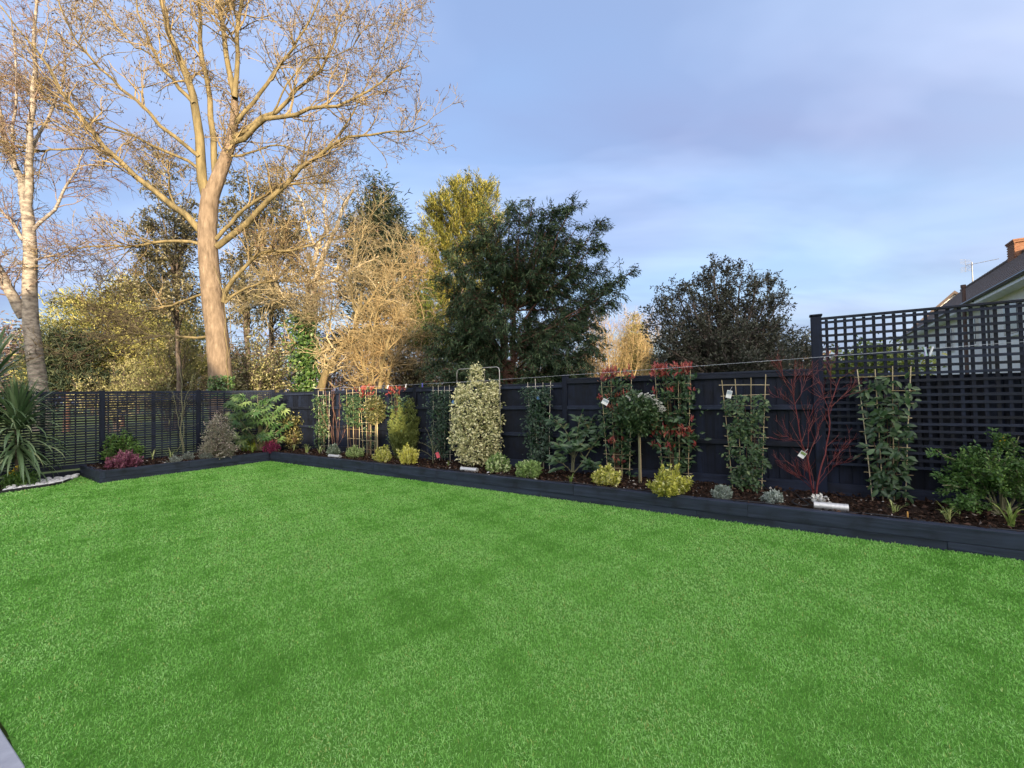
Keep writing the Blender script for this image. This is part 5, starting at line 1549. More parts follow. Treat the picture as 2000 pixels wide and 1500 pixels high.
# ============ long bed, far end to near end
strap("first small cream-striped clump right of the bronze shrub", 574, 881, 18, 15, n=10)
strap("second small cream-striped clump right of the bronze shrub", 599, 885, 26, 18, n=12)
strap("third small cream-striped clump below the first narrow climber", 625, 887, 24, 18, n=12)
climber("narrow climber on canes with sunlit top nearest the fence corner", 633, 874, 764, 22, 18, 772, 872, M_clgreen, .065, .5, 900, 150, canes=3, bars=6, cane_mat=M_palecane)
p = S(660, 874)
rs = thing("bare_shrub", "slender bare reddish stems between the two narrow climbers", "shrub", tuple(p))
rl = px_limbs([([(650, 875), (646, 840), (640, 800), (634, 760), (637, 735)], 0, .008, .004), ([(655, 875), (650, 840), (652, 800), (645, 770), (648, 742)], .1, .008, .004), ([(656, 875), (660, 840), (650, 790), (652, 760), (658, 740)], -.1, .008, .003),
               ([(658, 875), (662, 845), (664, 800), (662, 760), (665, 745)], .1, .008, .003), ([(654, 875), (645, 845), (630, 820), (625, 790)], -.1, .006, .003), ([(658, 873), (672, 850), (676, 830)], 0, .005, .003)], p, p[1], 9)
c2 = grow(*cat(rl), 8, .3, 1, (15, 40), .28, rf=.6, S=4, up=.1, wig=.15, rmin=.0025)
M_palestem = flat_mat("pinkish_stem", (0.22, 0.12, 0.085), .7, .2)
rl = [(q_, r_ * .65) for q_, r_ in rl]
tubes("stem", rl, M_palestem, rs, k=5); tubes("twig", [c2], M_palestem, rs, k=3)
mound("sage_mound", "grey-green mound beside the leftmost steel light", "plant", 652, 890, 33, 23, M_sage, .05, .4, 160, 12, clump=.02)
climber("narrow climber on canes with yellow sunlit leaves left of the ball-headed tree", 691, 876, 758, 26, 22, 772, 832, M_clgreen, .065, .5, 700, 150, canes=3, bars=7, wleaf=1.2)
mound("lime_mound", "pale green dome left of the ball-headed evergreen", "plant", 694, 894, 40, 25, M_lime, .032, .4, 220, 12, clump=.02)

def photinia(label, px, py, rows, n, n_obj, redrows, nred, cane=None, L=.085, group="red-tipped photinias on canes"):
    p = S(px, py, .22)
    t = thing("photinia", label, "shrub", tuple(p), group, rz=FZ)
    k = ppm(p, XR)
    prof = [(max(.02, hz(p, px, y) - p[2]), hw / k) for y, hw in rows]
    P, D = profile_pts(n // 5, prof, 1, .45, .5, lump=.25)
    A, Dd, Nn, Ll = sprigs(P, D, 5, .05, L, .45, .75)
    Nn = nrm(Nn + [0, -.5, 0])
    me = [leaf_mesh("leaf", M_dkgreen, .46), leaf_mesh("leaf", M_dkgreen, .52, .15, .28)]
    split_leaves(t, A, Dd, Nn, Ll, me, M_dkgreen, .46, n_obj)
    # red shoots
    mr = [leaf_mesh("red_leaf", M_red, .23, .3, .1), leaf_mesh("red_leaf", M_red, .27, .25, .25)]
    RP, RD = [], []
    for (y, hw, cnt) in redrows:
        z = hz(p, px, y) - p[2]
        for i in range(cnt):
            RP.append((rng.uniform(-hw, hw) / k, -abs(rng.normal()) * .08 - .02, z + rng.normal() * .02)); RD.append((0, -.1, 1))
    RP = np.array(RP); RD = np.array(RD)
    A, Dd, Nn, Ll = sprigs(RP, RD, 6, .02, L * .95, 1.1, .75)
    split_leaves(t, A, Dd, nrm(Nn + [0, -.8, 0]), Ll, mr, M_red, .26, nred, name="red_leaf")
    st = []
    for i in range(8):
        x = R.uniform(-.5, .5) * prof[len(prof) // 2][1]
        st.append(limb([(x * .3, 0, 0), (x * .7, 0, prof[-1][0] * .4), (x, 0, prof[-1][0] * .95)], .009, .004, 8))
    tubes("stem", [cat(st)], M_stem, t, k=5)
    H = prof[-1][0]; w = max(q[1] for q in prof)
    if cane:
        for i in range(cane):
            s = i / (cane - 1) - .5
            tubes("cane", [limb([(s * w * 1.1, -.02, 0), (s * w * 1.35, -.02, H * .5), (s * w * 1.6, -.02, H * 1.02)], .0065, .0055, 6)], M_cane, t, k=6)
        for j in range(7):
            z = H * (.1 + .8 * j / 6)
            tubes("cane", [limb([(-w * .75, -.03, z), (0, -.03, z), (w * .75, -.03, z)], .0045, .0045, 4)], M_cane, t, k=5)
    return t
photinia("sunlit red-tipped photinia above the ball-headed tree, farthest along the fence", 722, 880, [(880, 4), (850, 10), (820, 14), (790, 18), (768, 20), (760, 10)], 400, 110, [(760, 17, 12), (772, 16, 8), (800, 15, 6)], 60, cane=4, L=.075)
photinia("red-tipped photinia peeping over the upright green shrub", 777, 880, [(880, 10), (830, 16), (790, 22), (768, 24), (760, 10)], 350, 60, [(760, 20, 11), (770, 18, 5)], 60, L=.075)
def standard(name, label, px, py, head_py, r_px, ry_px, mat, L, wr, n, m, stem_mat, flowers=0, split=0):
    p = S(px, py, .25)
    t = thing(name, label, "tree", tuple(p))
    k = ppm(p); zc = hz(p, px, head_py) - p[2]; r = r_px / k; rz_ = ry_px / k
    tubes("trunk", [limb([(0, 0, -.02), (.012, 0, zc * .5), (0, 0, zc)], .016, .013, 10)], stem_mat, t, k=8)
    tubes("stake", [limb([(.03, .012, -.02), (.03, .012, zc * .5), (.028, .012, zc * .9)], .011, .011, 6)], M_cane, t, k=6)
    P, D = profile_pts(n, [(zc - rz_, r * .25), (zc - rz_ * .7, r * .7), (zc, r), (zc + rz_ * .6, r * .78), (zc + rz_, r * .2)], 1, .95, .4, lump=.25)
    A, Dd, Nn, Ll = sprigs(P, D, m, L * .6, L, .3, .9)
    kk = rng.integers(0, n, 30)
    tubes("branches", [cat([limb([(0, 0, zc - rz_ * .8), P[i] * [.5, .5, 1] , P[i]], .006, .003, 5) for i in kk])], stem_mat, t, k=4)
    if split:
        split_leaves(t, A, Dd, Nn, Ll, [leaf_mesh("leaf", mat, wr), leaf_mesh("leaf", mat, wr * 1.1, .15, .3)], mat, wr, split)
    else:
        foliage(t, A, Dd, Nn, Ll, Ll * wr, mat, simple=False)
    return t, p, zc, r, rz_, k
standard("ball_evergreen", "ball-headed evergreen on a slim stem below the sunlit photinia", 735, 888, 803, 20, 24, M_bronze, .06, .45, 130, 9, M_gstem, split=80)
p = S(791, 893, .2)
us = thing("upright_shrub", "dense upright green shrub with many vertical tips between photinia and dark climber", "shrub", tuple(p))
k = ppm(p); Ps, Ds = [], []
for (ox, oy, w0, ty) in [(-24, 0, 12, 802), (-14, .05, 11, 776), (-6, -.06, 10, 792), (3, .05, 11, 784), (13, 0, 11, 766), (22, .03, 11, 796), (29, 0, 9, 812), (-28, .02, 10, 815), (0, -.1, 14, 815), (16, -.1, 13, 820), (-14, -.1, 13, 822)]:
    H_ = hz(p, 791, ty) - p[2]
    q, d = profile_pts(62, [(.02, .3 * w0 / k), (H_ * .3, w0 * .8 / k), (H_ * .55, w0 / k), (H_ * .8, w0 * .5 / k), (H_, .06 * w0 / k)], 1, 1, .5)
    q[:, 0] += ox / k * (.45 + .55 * q[:, 2] / H_); q[:, 1] += oy
    Ps.append(q); Ds.append(d)
P = np.concatenate(Ps); D = np.concatenate(Ds)
A, Dd, Nn, Ll = sprigs(P, D, 15, .026, .05, 1.8, .5)
tubes("stem", [cat([limb([(rng.normal() * .03, rng.normal() * .03, 0), P[i] * [.5, .5, .5], P[i]], .007, .003, 6) for i in range(0, len(P), 24)])], M_stem, us, k=4)
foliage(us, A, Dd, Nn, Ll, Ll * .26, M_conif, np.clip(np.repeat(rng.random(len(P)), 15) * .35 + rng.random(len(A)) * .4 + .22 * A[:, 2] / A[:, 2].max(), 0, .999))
mound("golden_shrub", "leftmost golden shrub in front of the upright green shrub", "shrub", 747, 903, 38, 32, M_golden, .042, .46, 200, 13, "golden shrubs along the bed", up=.9, clump=.02, spiky=.3)
mound("golden_shrub", "golden shrub with tall tips left of the bare sapling", "shrub", 798, 908, 42, 36, M_golden, .042, .46, 210, 13, "golden shrubs along the bed", up=.9, clump=.02, spiky=.5)
# bare sapling
p = S(846, 907)
sp_ = thing("bare_sapling", "small bare grey sapling carrying the pink tag", "sapling", tuple(p))
sl_ = px_limbs([([(846, 908), (846, 885), (842, 860), (836, 840), (830, 835)], 0, .009, .003), ([(846, 885), (850, 875), (856, 865)], .1, .005, .0025), ([(846, 895), (834, 884), (822, 880)], -.1, .005, .0025), ([(843, 865), (846, 845), (843, 832)], .1, .005, .0025), ([(844, 875), (830, 868), (818, 863)], 0, .004, .002)], p, p[1], 8)
tubes("stem", sl_, M_gstem, sp_, k=5)
tubes("twig", [grow(*cat(sl_), 5, .3, 1, (20, 50), .12, rf=.6, S=4, up=.05, wig=.2, rmin=.002)], M_gstem, sp_, k=3)
plant_tag("pink hanging plant tag on the bare sapling", 855, 889, p[1] - .05, (.075, .12), M_pinktag, tilt=-.35)
c_, p, H, k = climber("dark dense climber on pale canes left of the variegated holly", 864, 896, 752, 34, 30, 764, 893, M_star, .052, .55, 2000, 200, canes=4, bars=5, cane_mat=M_palecane, depth=.13)
plant_tag("crumpled blue tag between the dark climber and the variegated holly", 885, 787, p[1] - .22, (.075, .10), M_bluetag, tilt=.3)
# metal plant support
p = S(936, 903, .10)
mf = thing("plant_support", "tall bare metal hoop frame standing behind the cream holly", "plant support", tuple(p), rz=FZ)
k = ppm(p, XR); H = hz(p, 936, 719) - p[2]; w = 42 / k
M_steel = flat_mat("galvanised_wire", (0.42, 0.40, 0.38), .35, .5, .5)
MB().tube([(-w, 0, 0), (-w, 0, H - .07), (-w + .02, 0, H - .02), (-w + .07, 0, H), (w - .07, 0, H), (w - .02, 0, H - .02), (w, 0, H - .07), (w, 0, 0)], .009, 8).build("hoop", M_steel, mf, smooth=True)
for z in (.33, .66, .86):
    MB().tube([(-w, 0, H * z), (w, 0, H * z)], .004, 5).build("cross_wire", M_steel, mf)
for x in (-.33, .33):
    MB().tube([(x * w, 0, 0), (x * w, 0, H)], .004, 5).build("upright_wire", M_steel, mf)
# variegated holly
p = S(934, 908, .30)
ht = thing("variegated_holly", "large cream-yellow variegated holly on the metal hoop frame", "shrub", tuple(p))
k = ppm(p)
prof = [(max(.01, hz(p, 934, y) - p[2]), hw / k) for y, hw in [(906, 30), (895, 40), (865, 53), (840, 54), (810, 50), (780, 46), (762, 38), (755, 22), (748, 14), (725, 9), (708, 3)]]
P, D = profile_pts(1000, prof, 1, .6, .32, lump=.16)
for cx, y0, y1, hw in ((-32, 775, 748, 11), (34, 775, 740, 11)):
    q, d = profile_pts(26, [(hz(p, 934, y0) - p[2], hw / k), (hz(p, 934, y1) - p[2], 3 / k)], 1, .8, .5)
    P = np.concatenate([P, q + [cx / k, 0, 0]]); D = np.concatenate([D, d])
A, Dd, Nn, Ll = sprigs(P, D, 7, .035, .058, .2, .85)
Nn = nrm(Nn + [0, -.6, 0])
split_leaves(ht, A, Dd, Nn, Ll, [leaf_mesh("leaf", M_holly, .48, .3, .1), leaf_mesh("leaf", M_holly, .55, .15, .2)], M_holly, .5, 280)
tubes("stem", [cat([limb([(rng.normal() * .03, 0, 0), P[i] * [.4, .4, .5], P[i]], .009, .003, 6) for i in range(0, 900, 26)])], M_stem, ht, k=5)
mound("lime_mound", "taller pale lime dome at the foot of the cream holly", "plant", 973, 922, 52, 36, M_lime, .058, .45, 200, 12, "pale lime domes in front of the holly", clump=.025)
mound("lime_mound", "wider pale lime dome between the holly and the glossy shrub", "plant", 1035, 932, 58, 34, M_lime, .058, .45, 220, 12, "pale lime domes in front of the holly", clump=.025)
strap("thin wispy green clump behind the steel light near the holly", 876, 911, 26, 12, M_strapg, n=8)
c_, p, H, k = climber("dark dense climber on pale canes right of the variegated holly", 1056, 906, 742, 44, 34, 756, 903, M_star, .054, .55, 2400, 230, canes=4, bars=5, cane_mat=M_palecane, depth=.13)
plant_tag("small blue tag near the top of the dark climber right of the holly", 1051, 777, p[1] - .2, (.05, .06), M_bluetag)
# glossy large-leaved shrub
p = S(1128, 928, .35)
rt_ = thing("glossy_shrub", "open shrub with large leathery oval leaves between dark climber and photinia", "shrub", tuple(p))
rb = px_limbs([([(1117, 922), (1118, 890), (1112, 850), (1092, 825), (1082, 818)], .1, .013, .006), ([(1120, 922), (1122, 880), (1128, 840), (1136, 808)], 0, .013, .006), ([(1122, 922), (1140, 900), (1158, 870), (1172, 850)], -.1, .012, .006),
               ([(1116, 922), (1100, 905), (1086, 900)], -.2, .010, .006), ([(1120, 900), (1145, 850), (1158, 815)], .2, .01, .005), ([(1118, 890), (1104, 880), (1090, 872)], -.2, .009, .005), ([(1124, 870), (1150, 905), (1160, 915)], -.3, .008, .005), ([(1120, 895), (1120, 880), (1130, 870)], -.3, .008, .005)], p, p[1], 9)
c2 = grow(*cat(rb), 4, .3, 1, (30, 60), .22, rf=.6, S=4, up=.12, wig=.15, rmin=.004)
tubes("branches", rb + [c2], M_gstem, rt_, k=6)
LM = [leaf_mesh("leaf", M_rhodo, .36, .16, .2), leaf_mesh("leaf", M_rhodo, .40, .22, .3), leaf_mesh("leaf", M_rhodo, .34, .1, .12)]
ends = np.concatenate([c2[0][:, -1], c2[0][:, 2], np.concatenate([q[0][0, 5:] for q in rb])])
for e in ends:
    for j in range(R.choice((2, 3, 4))):
        a = R.uniform(0, 6.28)
        put_leaf("leaf", LM[j % 3], rt_, e + rng.normal(size=3) * .012, (math.cos(a), math.sin(a) * .5 - .1, R.uniform(-.35, .75)), (rng.normal() * .3, -.9, .8), R.uniform(.12, .18))
strap("short green clump under the glossy shrub", 1115, 945, 36, 18, M_strapg, n=14)
photinia("left red-topped photinia behind the white-flowered standard", 1209, 932, [(930, 14), (900, 26), (860, 30), (820, 34), (780, 38), (750, 38), (735, 28)], 900, 230, [(730, 32, 20), (740, 33, 12), (775, 36, 5), (862, 20, 4), (900, 22, 3), (800, 34, 3)], 60, cane=4, L=.085)
plant_tag("white card tag on the left red-topped photinia", 1182, 785, W(1182, 785, 7.0)[1], (.10, .09), M_whitetag, tilt=.5, strip=M_darkprint)
st_, p, zc, r, rz_, k = standard("flowering_standard", "round-headed evergreen standard with white flowers on a slim pale stem", 1249, 944, 808, 41, 38, M_clgreen, .062, .45, 260, 9, M_gstem, split=190)
fm = MB()
def flower_cluster(R_, nn, rad):
    P = rng.normal(size=(nn, 3)); P = nrm(P) * rad * (np.array([1, 1, .5])); P[:, 2] = np.abs(P[:, 2])
    V, Fc, kk_ = leaf_cards(P, nrm(P + rng.normal(size=P.shape) * .01), rng.normal(size=P.shape), .016, .014, True, .1, .1)
    return npmesh("flower_cluster", V, Fc, M_petal, np.repeat(rng.random(nn), 2))
FM = [flower_cluster(R, 90, .034) for _ in range(3)]
for i, (fx, fy) in enumerate([(1226, 778), (1251, 772), (1264, 773), (1274, 774), (1272, 779), (1281, 782), (1287, 788), (1290, 795), (1294, 800), (1289, 806), (1262, 784), (1278, 792), (1240, 786)]):
    c = W(fx, fy, p[1] - R.uniform(.06, .22)) - p
    o = link("flower_cluster", FM[i % 3], st_, tuple(c))
    o.scale = [R.uniform(.8, 1.3)] * 3
    o.rotation_euler = (R.uniform(-.2, .9), R.uniform(-.4, .4), R.uniform(0, 6))
mound("golden_shrub", "golden shrub in front of the left red-topped photinia", "shrub", 1186, 948, 58, 36, M_golden, .046, .48, 260, 13, "golden shrubs along the bed", up=.8, clump=.022, spiky=.35)
photinia("right red-topped photinia with red shoots at its left side", 1320, 938, [(925, 16), (890, 36), (850, 44), (810, 40), (770, 42), (745, 42), (728, 34)], 1000, 250, [(720, 38, 24), (732, 40, 16), (765, 42, 5), (838, 40, 6), (850, 38, 8), (872, 42, 4), (820, 40, 4)], 70, cane=4, L=.09)
mound("golden_shrub", "largest golden shrub under the right red-topped photinia", "shrub", 1307, 967, 76, 48, M_golden, .046, .48, 340, 13, "golden shrubs along the bed", up=.9, clump=.025, spiky=.8)
climber("tapering bamboo frame climber with small round leaves left of the red stems", 1459, 958, 736, 86, 56, 772, 952, M_clgreen, .058, .55, 1500, 285, canes=4, bars=10, depth=.09, wleaf=.92)
plant_tag("pale card at the top left of the tapering bamboo frame", 1424, 770, W(1424, 770, 6.2)[1], (.07, .11), M_whitetag, tilt=.25, strip=M_darkprint)
mound("silver_mound", "silvery mound below the tapering bamboo frame climber", "plant", 1411, 975, 40, 27, M_silver, .036, .32, 240, 13, "silvery mounds in the bed", up=.9, clump=.02)
mound("silver_mound", "silvery mound left of the black hose loop", "plant", 1510, 983, 42, 24, M_silver, .036, .32, 240, 13, "silvery mounds in the bed", up=.9, clump=.02)
# red-stemmed shrub
p = S(1592, 974, .3)
dg = thing("red_stemmed_shrub", "bare shrub with upright bright red stems in front of the tall lattice post", "shrub", tuple(p))
dl = px_limbs([([(1591, 975), (1586, 945), (1577, 902), (1563, 850), (1554, 800), (1549, 770), (1545, 740)], .05, .017, .006), ([(1594, 975), (1600, 930), (1606, 907), (1616, 873), (1618, 840), (1619, 802), (1631, 778), (1640, 739)], 0, .017, .006),
               ([(1577, 902), (1577, 884), (1579, 830), (1582, 810), (1592, 788), (1604, 772)], -.1, .009, .004), ([(1592, 960), (1570, 940), (1550, 925), (1531, 912)], -.1, .008, .003), ([(1592, 958), (1575, 935), (1560, 925), (1545, 908)], -.2, .006, .003),
               ([(1596, 950), (1612, 930), (1626, 915), (1642, 900)], -.1, .007, .003), ([(1598, 940), (1620, 905), (1645, 880), (1663, 858)], 0, .006, .003), ([(1577, 900), (1585, 875), (1597, 850), (1600, 830)], .1, .006, .003),
               ([(1565, 860), (1550, 860), (1530, 848)], -.1, .004, .002), ([(1554, 800), (1540, 785), (1520, 775)], -.15, .004, .002), ([(1552, 790), (1565, 770), (1575, 740), (1580, 728)], .1, .006, .003), ([(1549, 770), (1535, 750), (1529, 735), (1524, 703)], -.1, .006, .003),
               ([(1619, 802), (1610, 780), (1600, 745)], .1, .006, .003), ([(1622, 795), (1645, 775), (1668, 755)], -.1, .005, .002), ([(1625, 788), (1622, 740), (1624, 698)], 0, .006, .003), ([(1551, 775), (1550, 745), (1555, 735)], 0, .006, .003), ([(1590, 960), (1588, 930), (1575, 915), (1568, 900)], .1, .006, .003)], p, p[1], 12)
dl = [(q_, r_ * .62) for q_, r_ in dl]
PD, RD_ = cat(dl)
c2 = grow(PD, RD_, 9, .35, 1.0, (18, 45), .30, rf=.55, S=5, up=.10, wig=.10, rmin=.0028, taper=.4)
c3 = grow(*c2, 2, .3, 1.0, (18, 45), .14, rf=.6, S=4, up=.1, wig=.12, rmin=.002)
tubes("stem", dl, M_redstem, dg, k=7); tubes("twig", [c2, c3], M_redstem, dg, k=4)
plant_tag("green and white square tag hanging on the red-stemmed shrub", 1567, 888, p[1] - .12, (.075, .085), M_whitetag, tilt=.6, strip=M_greentag)
climber("large-leaved climber on a tall bamboo frame in front of the lattice", 1736, 975, 717, 106, 64, 738, 968, M_dkgreen, .092, .48, 620, 290, canes=4, bars=9, depth=.09, clear=.2, wleaf=.86)
strap("bent cream-striped clump in front of the tall bamboo frame", 1748, 1003, 44, 24, n=16)
strap("cream-striped clump with a pale centre left of the big green bush", 1852, 1020, 60, 34, n=22)
strap("broad green strap clump at the right edge under the big bush", 1975, 1028, 90, 44, M_strapg, n=20)
# big bush at the right edge
p = S(1962, 1004, .3)
bb = thing("green_bush", "big fresh green bush with fine leaves and spreading sprays at the right edge", "shrub", tuple(p))
k = ppm(p)
fr = [([(1945, 1004), (1930, 960), (1890, 920), (1850, 890), (1828, 878)], -.15), ([(1950, 1004), (1935, 950), (1915, 910), (1905, 890)], .1), ([(1955, 1004), (1950, 930), (1950, 880), (1952, 862)], 0), ([(1960, 1004), (1970, 930), (1980, 880), (1990, 852)], .1),
      ([(1950, 1004), (1920, 965), (1880, 950), (1840, 948)], -.2), ([(1946, 1004), (1915, 985), (1880, 975), (1868, 985)], -.25), ([(1965, 1004), (1990, 940), (2010, 890), (2030, 870)], 0), ([(1970, 1004), (2010, 960), (2050, 930), (2080, 920)], -.1), ([(1960, 1004), (1960, 950), (1930, 900), (1925, 880)], -.2), ([(1962, 1004), (1985, 970), (1990, 930), (1975, 900)], -.25), ([(1955, 1004), (1925, 970), (1900, 940), (1870, 915)], .15), ([(1955, 1000), (1960, 965), (1950, 940), (1935, 925)], -.3), ([(1968, 1000), (2000, 980), (2030, 970), (2060, 975)], -.2)]
bl = px_limbs([(q, d, .012, .004) for q, d in fr], p, p[1], 9)
c2 = grow(*cat(bl), 13, .3, 1.0, (25, 65), .21, rf=.5, S=5, up=.06, wig=.15, rmin=.003, flat=.4)
tubes("stem", bl + [c2], M_gstem, bb, k=5)
A, Tn = along(c2[0], 38)
foliage(bb, A + rng.normal(size=A.shape) * .022, nrm(Tn * .5 + rng.normal(size=A.shape) * .7 + [0, 0, .2]), nrm(rng.normal(size=A.shape) * .5 + [0, -.4, 1]), .040 * (.6 + .8 * rng.random(len(A))), .021, M_feathery, np.clip(np.repeat(rng.random(len(c2[0])), 38) * .5 + rng.random(len(A)) * .5, 0, .999), simple=True)
M_yellow = leaf_mat("yellow_petal", [(0, (0.62, 0.42, 0.02)), (1, (0.80, 0.60, 0.04))], rough=.5, spec=.3, trans=.2)
q = W(1956, 858, p[1] - .02) - p
n = 16; Pf = rng.normal(size=(n, 3)) * [.015, .015, .02]
V, Fc, kk_ = leaf_cards(Pf + q, rng.normal(size=(n, 3)) + [0, 0, .8], rng.normal(size=(n, 3)), .022, .016, True)
link("flower", npmesh("flower", V, Fc, M_yellow, np.repeat(rng.random(n), 2)), bb)
# little yellow-flowered plant at the left edge
p = G(8, 958, 0.0) + np.array([0, .3, 0]); p[2] = 0.01
yf = thing("yellow_flowered_plant", "low leafy plant with a few yellow flowers under the spiky cordyline", "plant", tuple(p))
P, D = profile_pts(160, [(0, .2), (.1, .26), (.25, .2), (.34, .05)], 1, .9, .4)
A, Dd, Nn, Ll = sprigs(P, D, 10, .04, .06, .5, .9)
foliage(yf, A, Dd, Nn, Ll, Ll * .35, M_feathery, simple=False)
for (dx_, dz_) in ((-.02, .36), (.06, .42), (-.1, .3), (.05, .27)):
    n = 16; Pf = rng.normal(size=(n, 3)) * .014 + [dx_, -.12, dz_]
    V, Fc, kk_ = leaf_cards(Pf, rng.normal(size=(n, 3)) + [0, -.5, .5], rng.normal(size=(n, 3)), .026, .018, True)
    link("flower", npmesh("flower", V, Fc, M_yellow, np.repeat(rng.random(n), 2)), yf)

# ============ pebbles at the left, edged with a dark strip
M_peb = noise_mat("white_pebble", [(0.3, (0.55, 0.55, 0.55)), (0.7, (0.78, 0.77, 0.75))], scale=12, rough=.6, bump=.2)
def ico():
    t = (1 + 5 ** .5) / 2
    v = [(-1, t, 0), (1, t, 0), (-1, -t, 0), (1, -t, 0), (0, -1, t), (0, 1, t), (0, -1, -t), (0, 1, -t), (t, 0, -1), (t, 0, 1), (-t, 0, -1), (-t, 0, 1)]
    f = [(0, 11, 5), (0, 5, 1), (0, 1, 7), (0, 7, 10), (0, 10, 11), (1, 5, 9), (5, 11, 4), (11, 10, 2), (10, 7, 6), (7, 1, 8), (3, 9, 4), (3, 4, 2), (3, 2, 6), (3, 6, 8), (3, 8, 9), (4, 9, 5), (2, 4, 11), (6, 2, 10), (8, 6, 7), (9, 8, 1)]
    return nrm(np.array(v, float)), np.array(f)
IV, IF = ico()
def smooth_pebble(seed):
    r_ = np.random.default_rng(seed)
    mb = MB(); rows = 5; seg = 8
    ph = r_.random(4) * 6.28
    v = [(0, 0, 1.0)]
    for i in range(1, rows):
        t_ = math.pi * i / rows
        for j in range(seg):
            p_ = 2 * math.pi * j / seg
            q_ = 1 + .13 * math.sin(2 * p_ + ph[0]) + .08 * math.sin(3 * p_ + ph[1] + t_)
            v.append((math.sin(t_) * math.cos(p_) * q_, math.sin(t_) * math.sin(p_) * q_ * .8, math.cos(t_)))
    v.append((0, 0, -1.0))
    f = [(0, 1 + j, 1 + (j + 1) % seg) for j in range(seg)]
    for i in range(rows - 2):
        f += [(1 + i * seg + j, 1 + (i + 1) * seg + j, 1 + (i + 1) * seg + (j + 1) % seg, 1 + i * seg + (j + 1) % seg) for j in range(seg)]
    n_ = len(v) - 1
    f += [(n_, 1 + (rows - 2) * seg + (j + 1) % seg, 1 + (rows - 2) * seg + j) for j in range(seg)]
    return mb.add(v, f).mesh("pebble", M_peb, True)
PEB = [smooth_pebble(i) for i in range(6)]
def pebbles():
    e = np.array(LAWN_EDGE[:7]); inw = nrm(np.array([-0.45, 0.55, 0]))
    done = []
    tries = 0
    while len(done) < 250 and tries < 6000:
        tries += 1
        s_ = R.random() * 5.99; i = int(s_); f = s_ - i
        wid = np.interp(s_, [0, 1, 3, 6], [.25, .50, .95, 1.0])
        q = e[i] * (1 - f) + e[i + 1] * f + inw * (0.10 + R.random() * wid)
        r_ = R.uniform(.040, .075)
        if any((q[0] - d[0]) ** 2 + (q[1] - d[1]) ** 2 < (.82 * (r_ + d[2])) ** 2 for d in done):
            continue
        done.append((q[0], q[1], r_))
        o = link("pebble", PEB[len(done) % 6], None, (q[0], q[1], .02 + r_ * .45))
        o.scale = (r_, r_ * R.uniform(.8, 1.1), r_ * R.uniform(.5, .75))
        o.rotation_euler = (R.uniform(-.3, .3), R.uniform(-.3, .3), R.uniform(0, 6.28))
        tag(o, "smooth white pebble in the heap between the lawn edge and slatted fence", "pebble", "white pebbles beside the lawn")
pebbles()
M_edge = flat_mat("black_edging", (0.02, 0.02, 0.022), .6)
eg = MB(); pts = [Vector(q) for q in LAWN_EDGE[1:]]
for a, b in zip(pts[:-1], pts[1:]):
    d = (b - a); eg.box((a + b) / 2 + Vector((-.02, .02, .025)), (d.length + .02, .025, .07), math.atan2(d.y, d.x))
tag(eg.build("lawn_edging", M_edge), "thin black edging strip between lawn and white pebbles", "edging")
M_gsoil = M_soil
mb = MB(); zs = .016
poly = [LAWN_EDGE[0]] + list(LAWN_EDGE[1:]) + [CORNER + VX * 9.0, CORNER + VX * 3.9]
sheet("border_soil", poly, 0.006, M_soil)

# ============ lights, hose, washing line, pegs
M_inox = noise_mat("brushed_steel", [(0.3, (0.50, 0.50, 0.49)), (0.7, (0.72, 0.72, 0.70))], scale=30, rough=.42, spec=.5, bump=.1, dist=.002, metallic=.55)
M_black = flat_mat("black_rubber", (0.018, 0.018, 0.02), .5)
def spot(label, px, py, Lpx, dpx):
    p = G(px, py, .275)
    t = thing("garden_light", label, "garden light", tuple(p), "steel cylinder lights lying along the bed", rz=FZ + .02)
    k = ppm(p, XR); L = Lpx / k; r = max(.02, dpx / ppm(p) / 2)
    MB().tube([(-L / 2, 0, r * .2), (L / 2, 0, r * .2)], r, 20).build("cylinder", M_inox, t, smooth=False)
    MB().tube([(L / 2 - .03, 0, r * .2), (L / 2 - .02, 0, r * .2)], r * 1.05, 20).build("seam_ring", M_inox, t)
    MB().tube([(-L / 2 - .012, 0, r * .2), (-L / 2, 0, r * .2)], r * 1.06, 20).build("rim", M_inox, t)
    MB().tube([(-L / 2 - .02, 0, r * .2), (-L / 2 - .06, .02, 0), (-L / 2 - .11, .1, -.03)], .006, 6).build("cable", M_black, t)
spot("leftmost and smallest-looking steel cylinder light below the grey-green mound", 654, 892, 20, 7)
spot("steel cylinder light lying in front of the variegated holly", 917, 918, 30, 9)
spot("nearest steel cylinder light lying on the bed edge below the red stems", 1624, 991, 66, 15)
p = G(1560, 985, .26)
def cur(pts):
    return [tuple(W(x, y, Y)) for x, y, Y in pts]
hose = MB()
hp = [(1552, 962, 0), (1562, 972, 0), (1582, 986, 0), (1568, 989, 0), (1552, 984, 0), (1546, 980, 0), (1552, 975, 0), (1575, 974, 0), (1600, 974, 0)]
pts = [G(x, y, .262 + .012 * (i % 3)) for i, (x, y, _) in enumerate(hp)]
sm = resample(pts, 40)
hose.tube(sm, .009, 7)
tag(hose.build("hose", M_black, smooth=True), "black irrigation hose loop on the soil beside the nearest steel light", "hose")
# soft pipe along the inner edge of the long bed
dp = [bed_pt(s, .125 + .012 * math.sin(s * 2.1)) + np.array([0, 0, .262 + .01 * math.sin(s * 5)]) for s in np.linspace(.6, 16.5, 90)]
dm = MB().tube(dp, .008, 6)
tag(dm.build("drip_pipe", M_black, smooth=True), "thin black drip pipe running just inside the front sleepers of the long bed", "pipe")
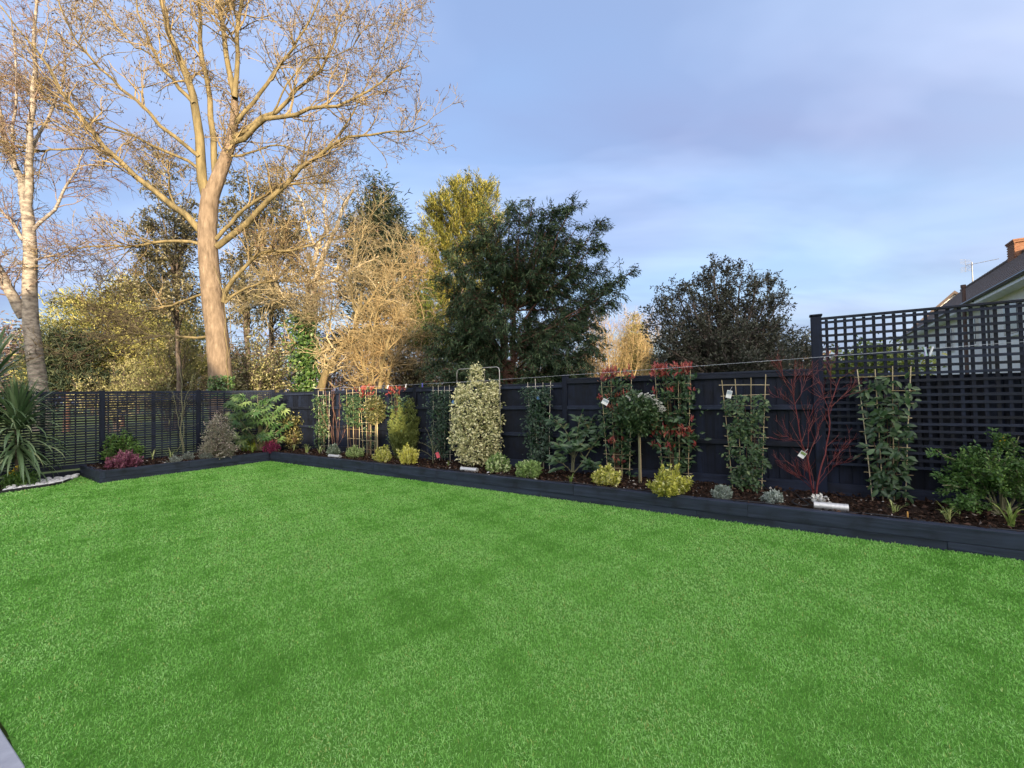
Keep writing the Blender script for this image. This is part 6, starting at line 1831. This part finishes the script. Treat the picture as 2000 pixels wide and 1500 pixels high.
# crumpled foil
n = 60; c = G(1612, 982, .27)
Pf = c + rng.normal(size=(n, 3)) * [.045, .03, .018] + [0, .1, .02]
V, Fc, kk_ = leaf_cards(Pf, rng.normal(size=(n, 3)), rng.normal(size=(n, 3)), .05, .045, False)
tag(link("plastic_bag", npmesh("plastic_bag", V, Fc, M_petal, np.repeat(rng.random(n), 8))), "crumpled white plastic lying behind the nearest steel light", "plastic bag")
pg = G(1773, 1011, .27)
tag(MB().cbox((0, 0, .03), (.012, .012, .07), .003).build("peg_marker", flat_mat("orange_plastic", (.62, .33, .08), .5), loc=tuple(pg)), "tiny orange upright marker on the bed edge below the tall bamboo frame", "marker")
# washing line
a = P0 + UX * 11.7 + UN * .02 + np.array([0, 0, 1.97]); b = np.array([6.1, 1.9, 2.10])
wl_ = thing("washing_line", "thin pale washing line stretched above the board fence", "washing line", tuple(a))
def line_at(f):
    q = a + (b - a) * f; q = q.copy(); q[2] -= .07 * math.sin(math.pi * f); return q
M_line = flat_mat("pale_line", (0.55, 0.56, 0.62), .5)
MB().tube([line_at(f) - a for f in np.linspace(0, 1, 24)], .0019, 6).build("line", M_line, wl_)
MB().tube([(0, 0, -.03), (0, 0, .03)], .012, 6).build("hook", M_steel, wl_)
M_pegs = [flat_mat("white_peg", (.72, .73, .76), .4), flat_mat("lilac_peg", (.42, .40, .62), .4), flat_mat("mint_peg", (.40, .60, .56), .4), flat_mat("blue_peg", (.10, .10, .50), .4)]
def frac_for(px):
    fs = np.linspace(0, 1, 400)
    xs = np.array([proj(line_at(f))[0] if line_at(f)[1] > .5 else 9e9 for f in fs])
    return fs[np.abs(xs - px).argmin()]
def peg(label, px, mat, ang=0.0):
    q = line_at(frac_for(px))
    t = thing("clothes_peg", label, "clothes peg", tuple(q), "clothes pegs on the washing line", rz=FZ)
    for s in (-1, 1):
        m = Matrix.Rotation(ang, 3, 'Y') @ Matrix.Rotation(s * .09, 3, 'X')
        MB().box((0, s * .007 , -.022), (.012, .007, .085), m=m).build("prong", mat, t)
    MB().tube([(-.007, 0, -.012), (.007, 0, -.012)], .006, 6).build("spring", M_steel, t)
peg("white peg on the washing line, leftmost of all", 757, M_pegs[0], .5)
peg("white peg on the washing line left of the blue peg", 793, M_pegs[0], .3)
peg("blue peg on the washing line above the dark climber left of the holly", 824, M_pegs[3], 0)
peg("mint peg of the cluster hanging before the lattice", 1802, M_pegs[2], -.15)
peg("lilac peg of the cluster hanging before the lattice", 1808, M_pegs[1], .05)
peg("white peg of the cluster hanging before the lattice", 1814, M_pegs[0], .3)
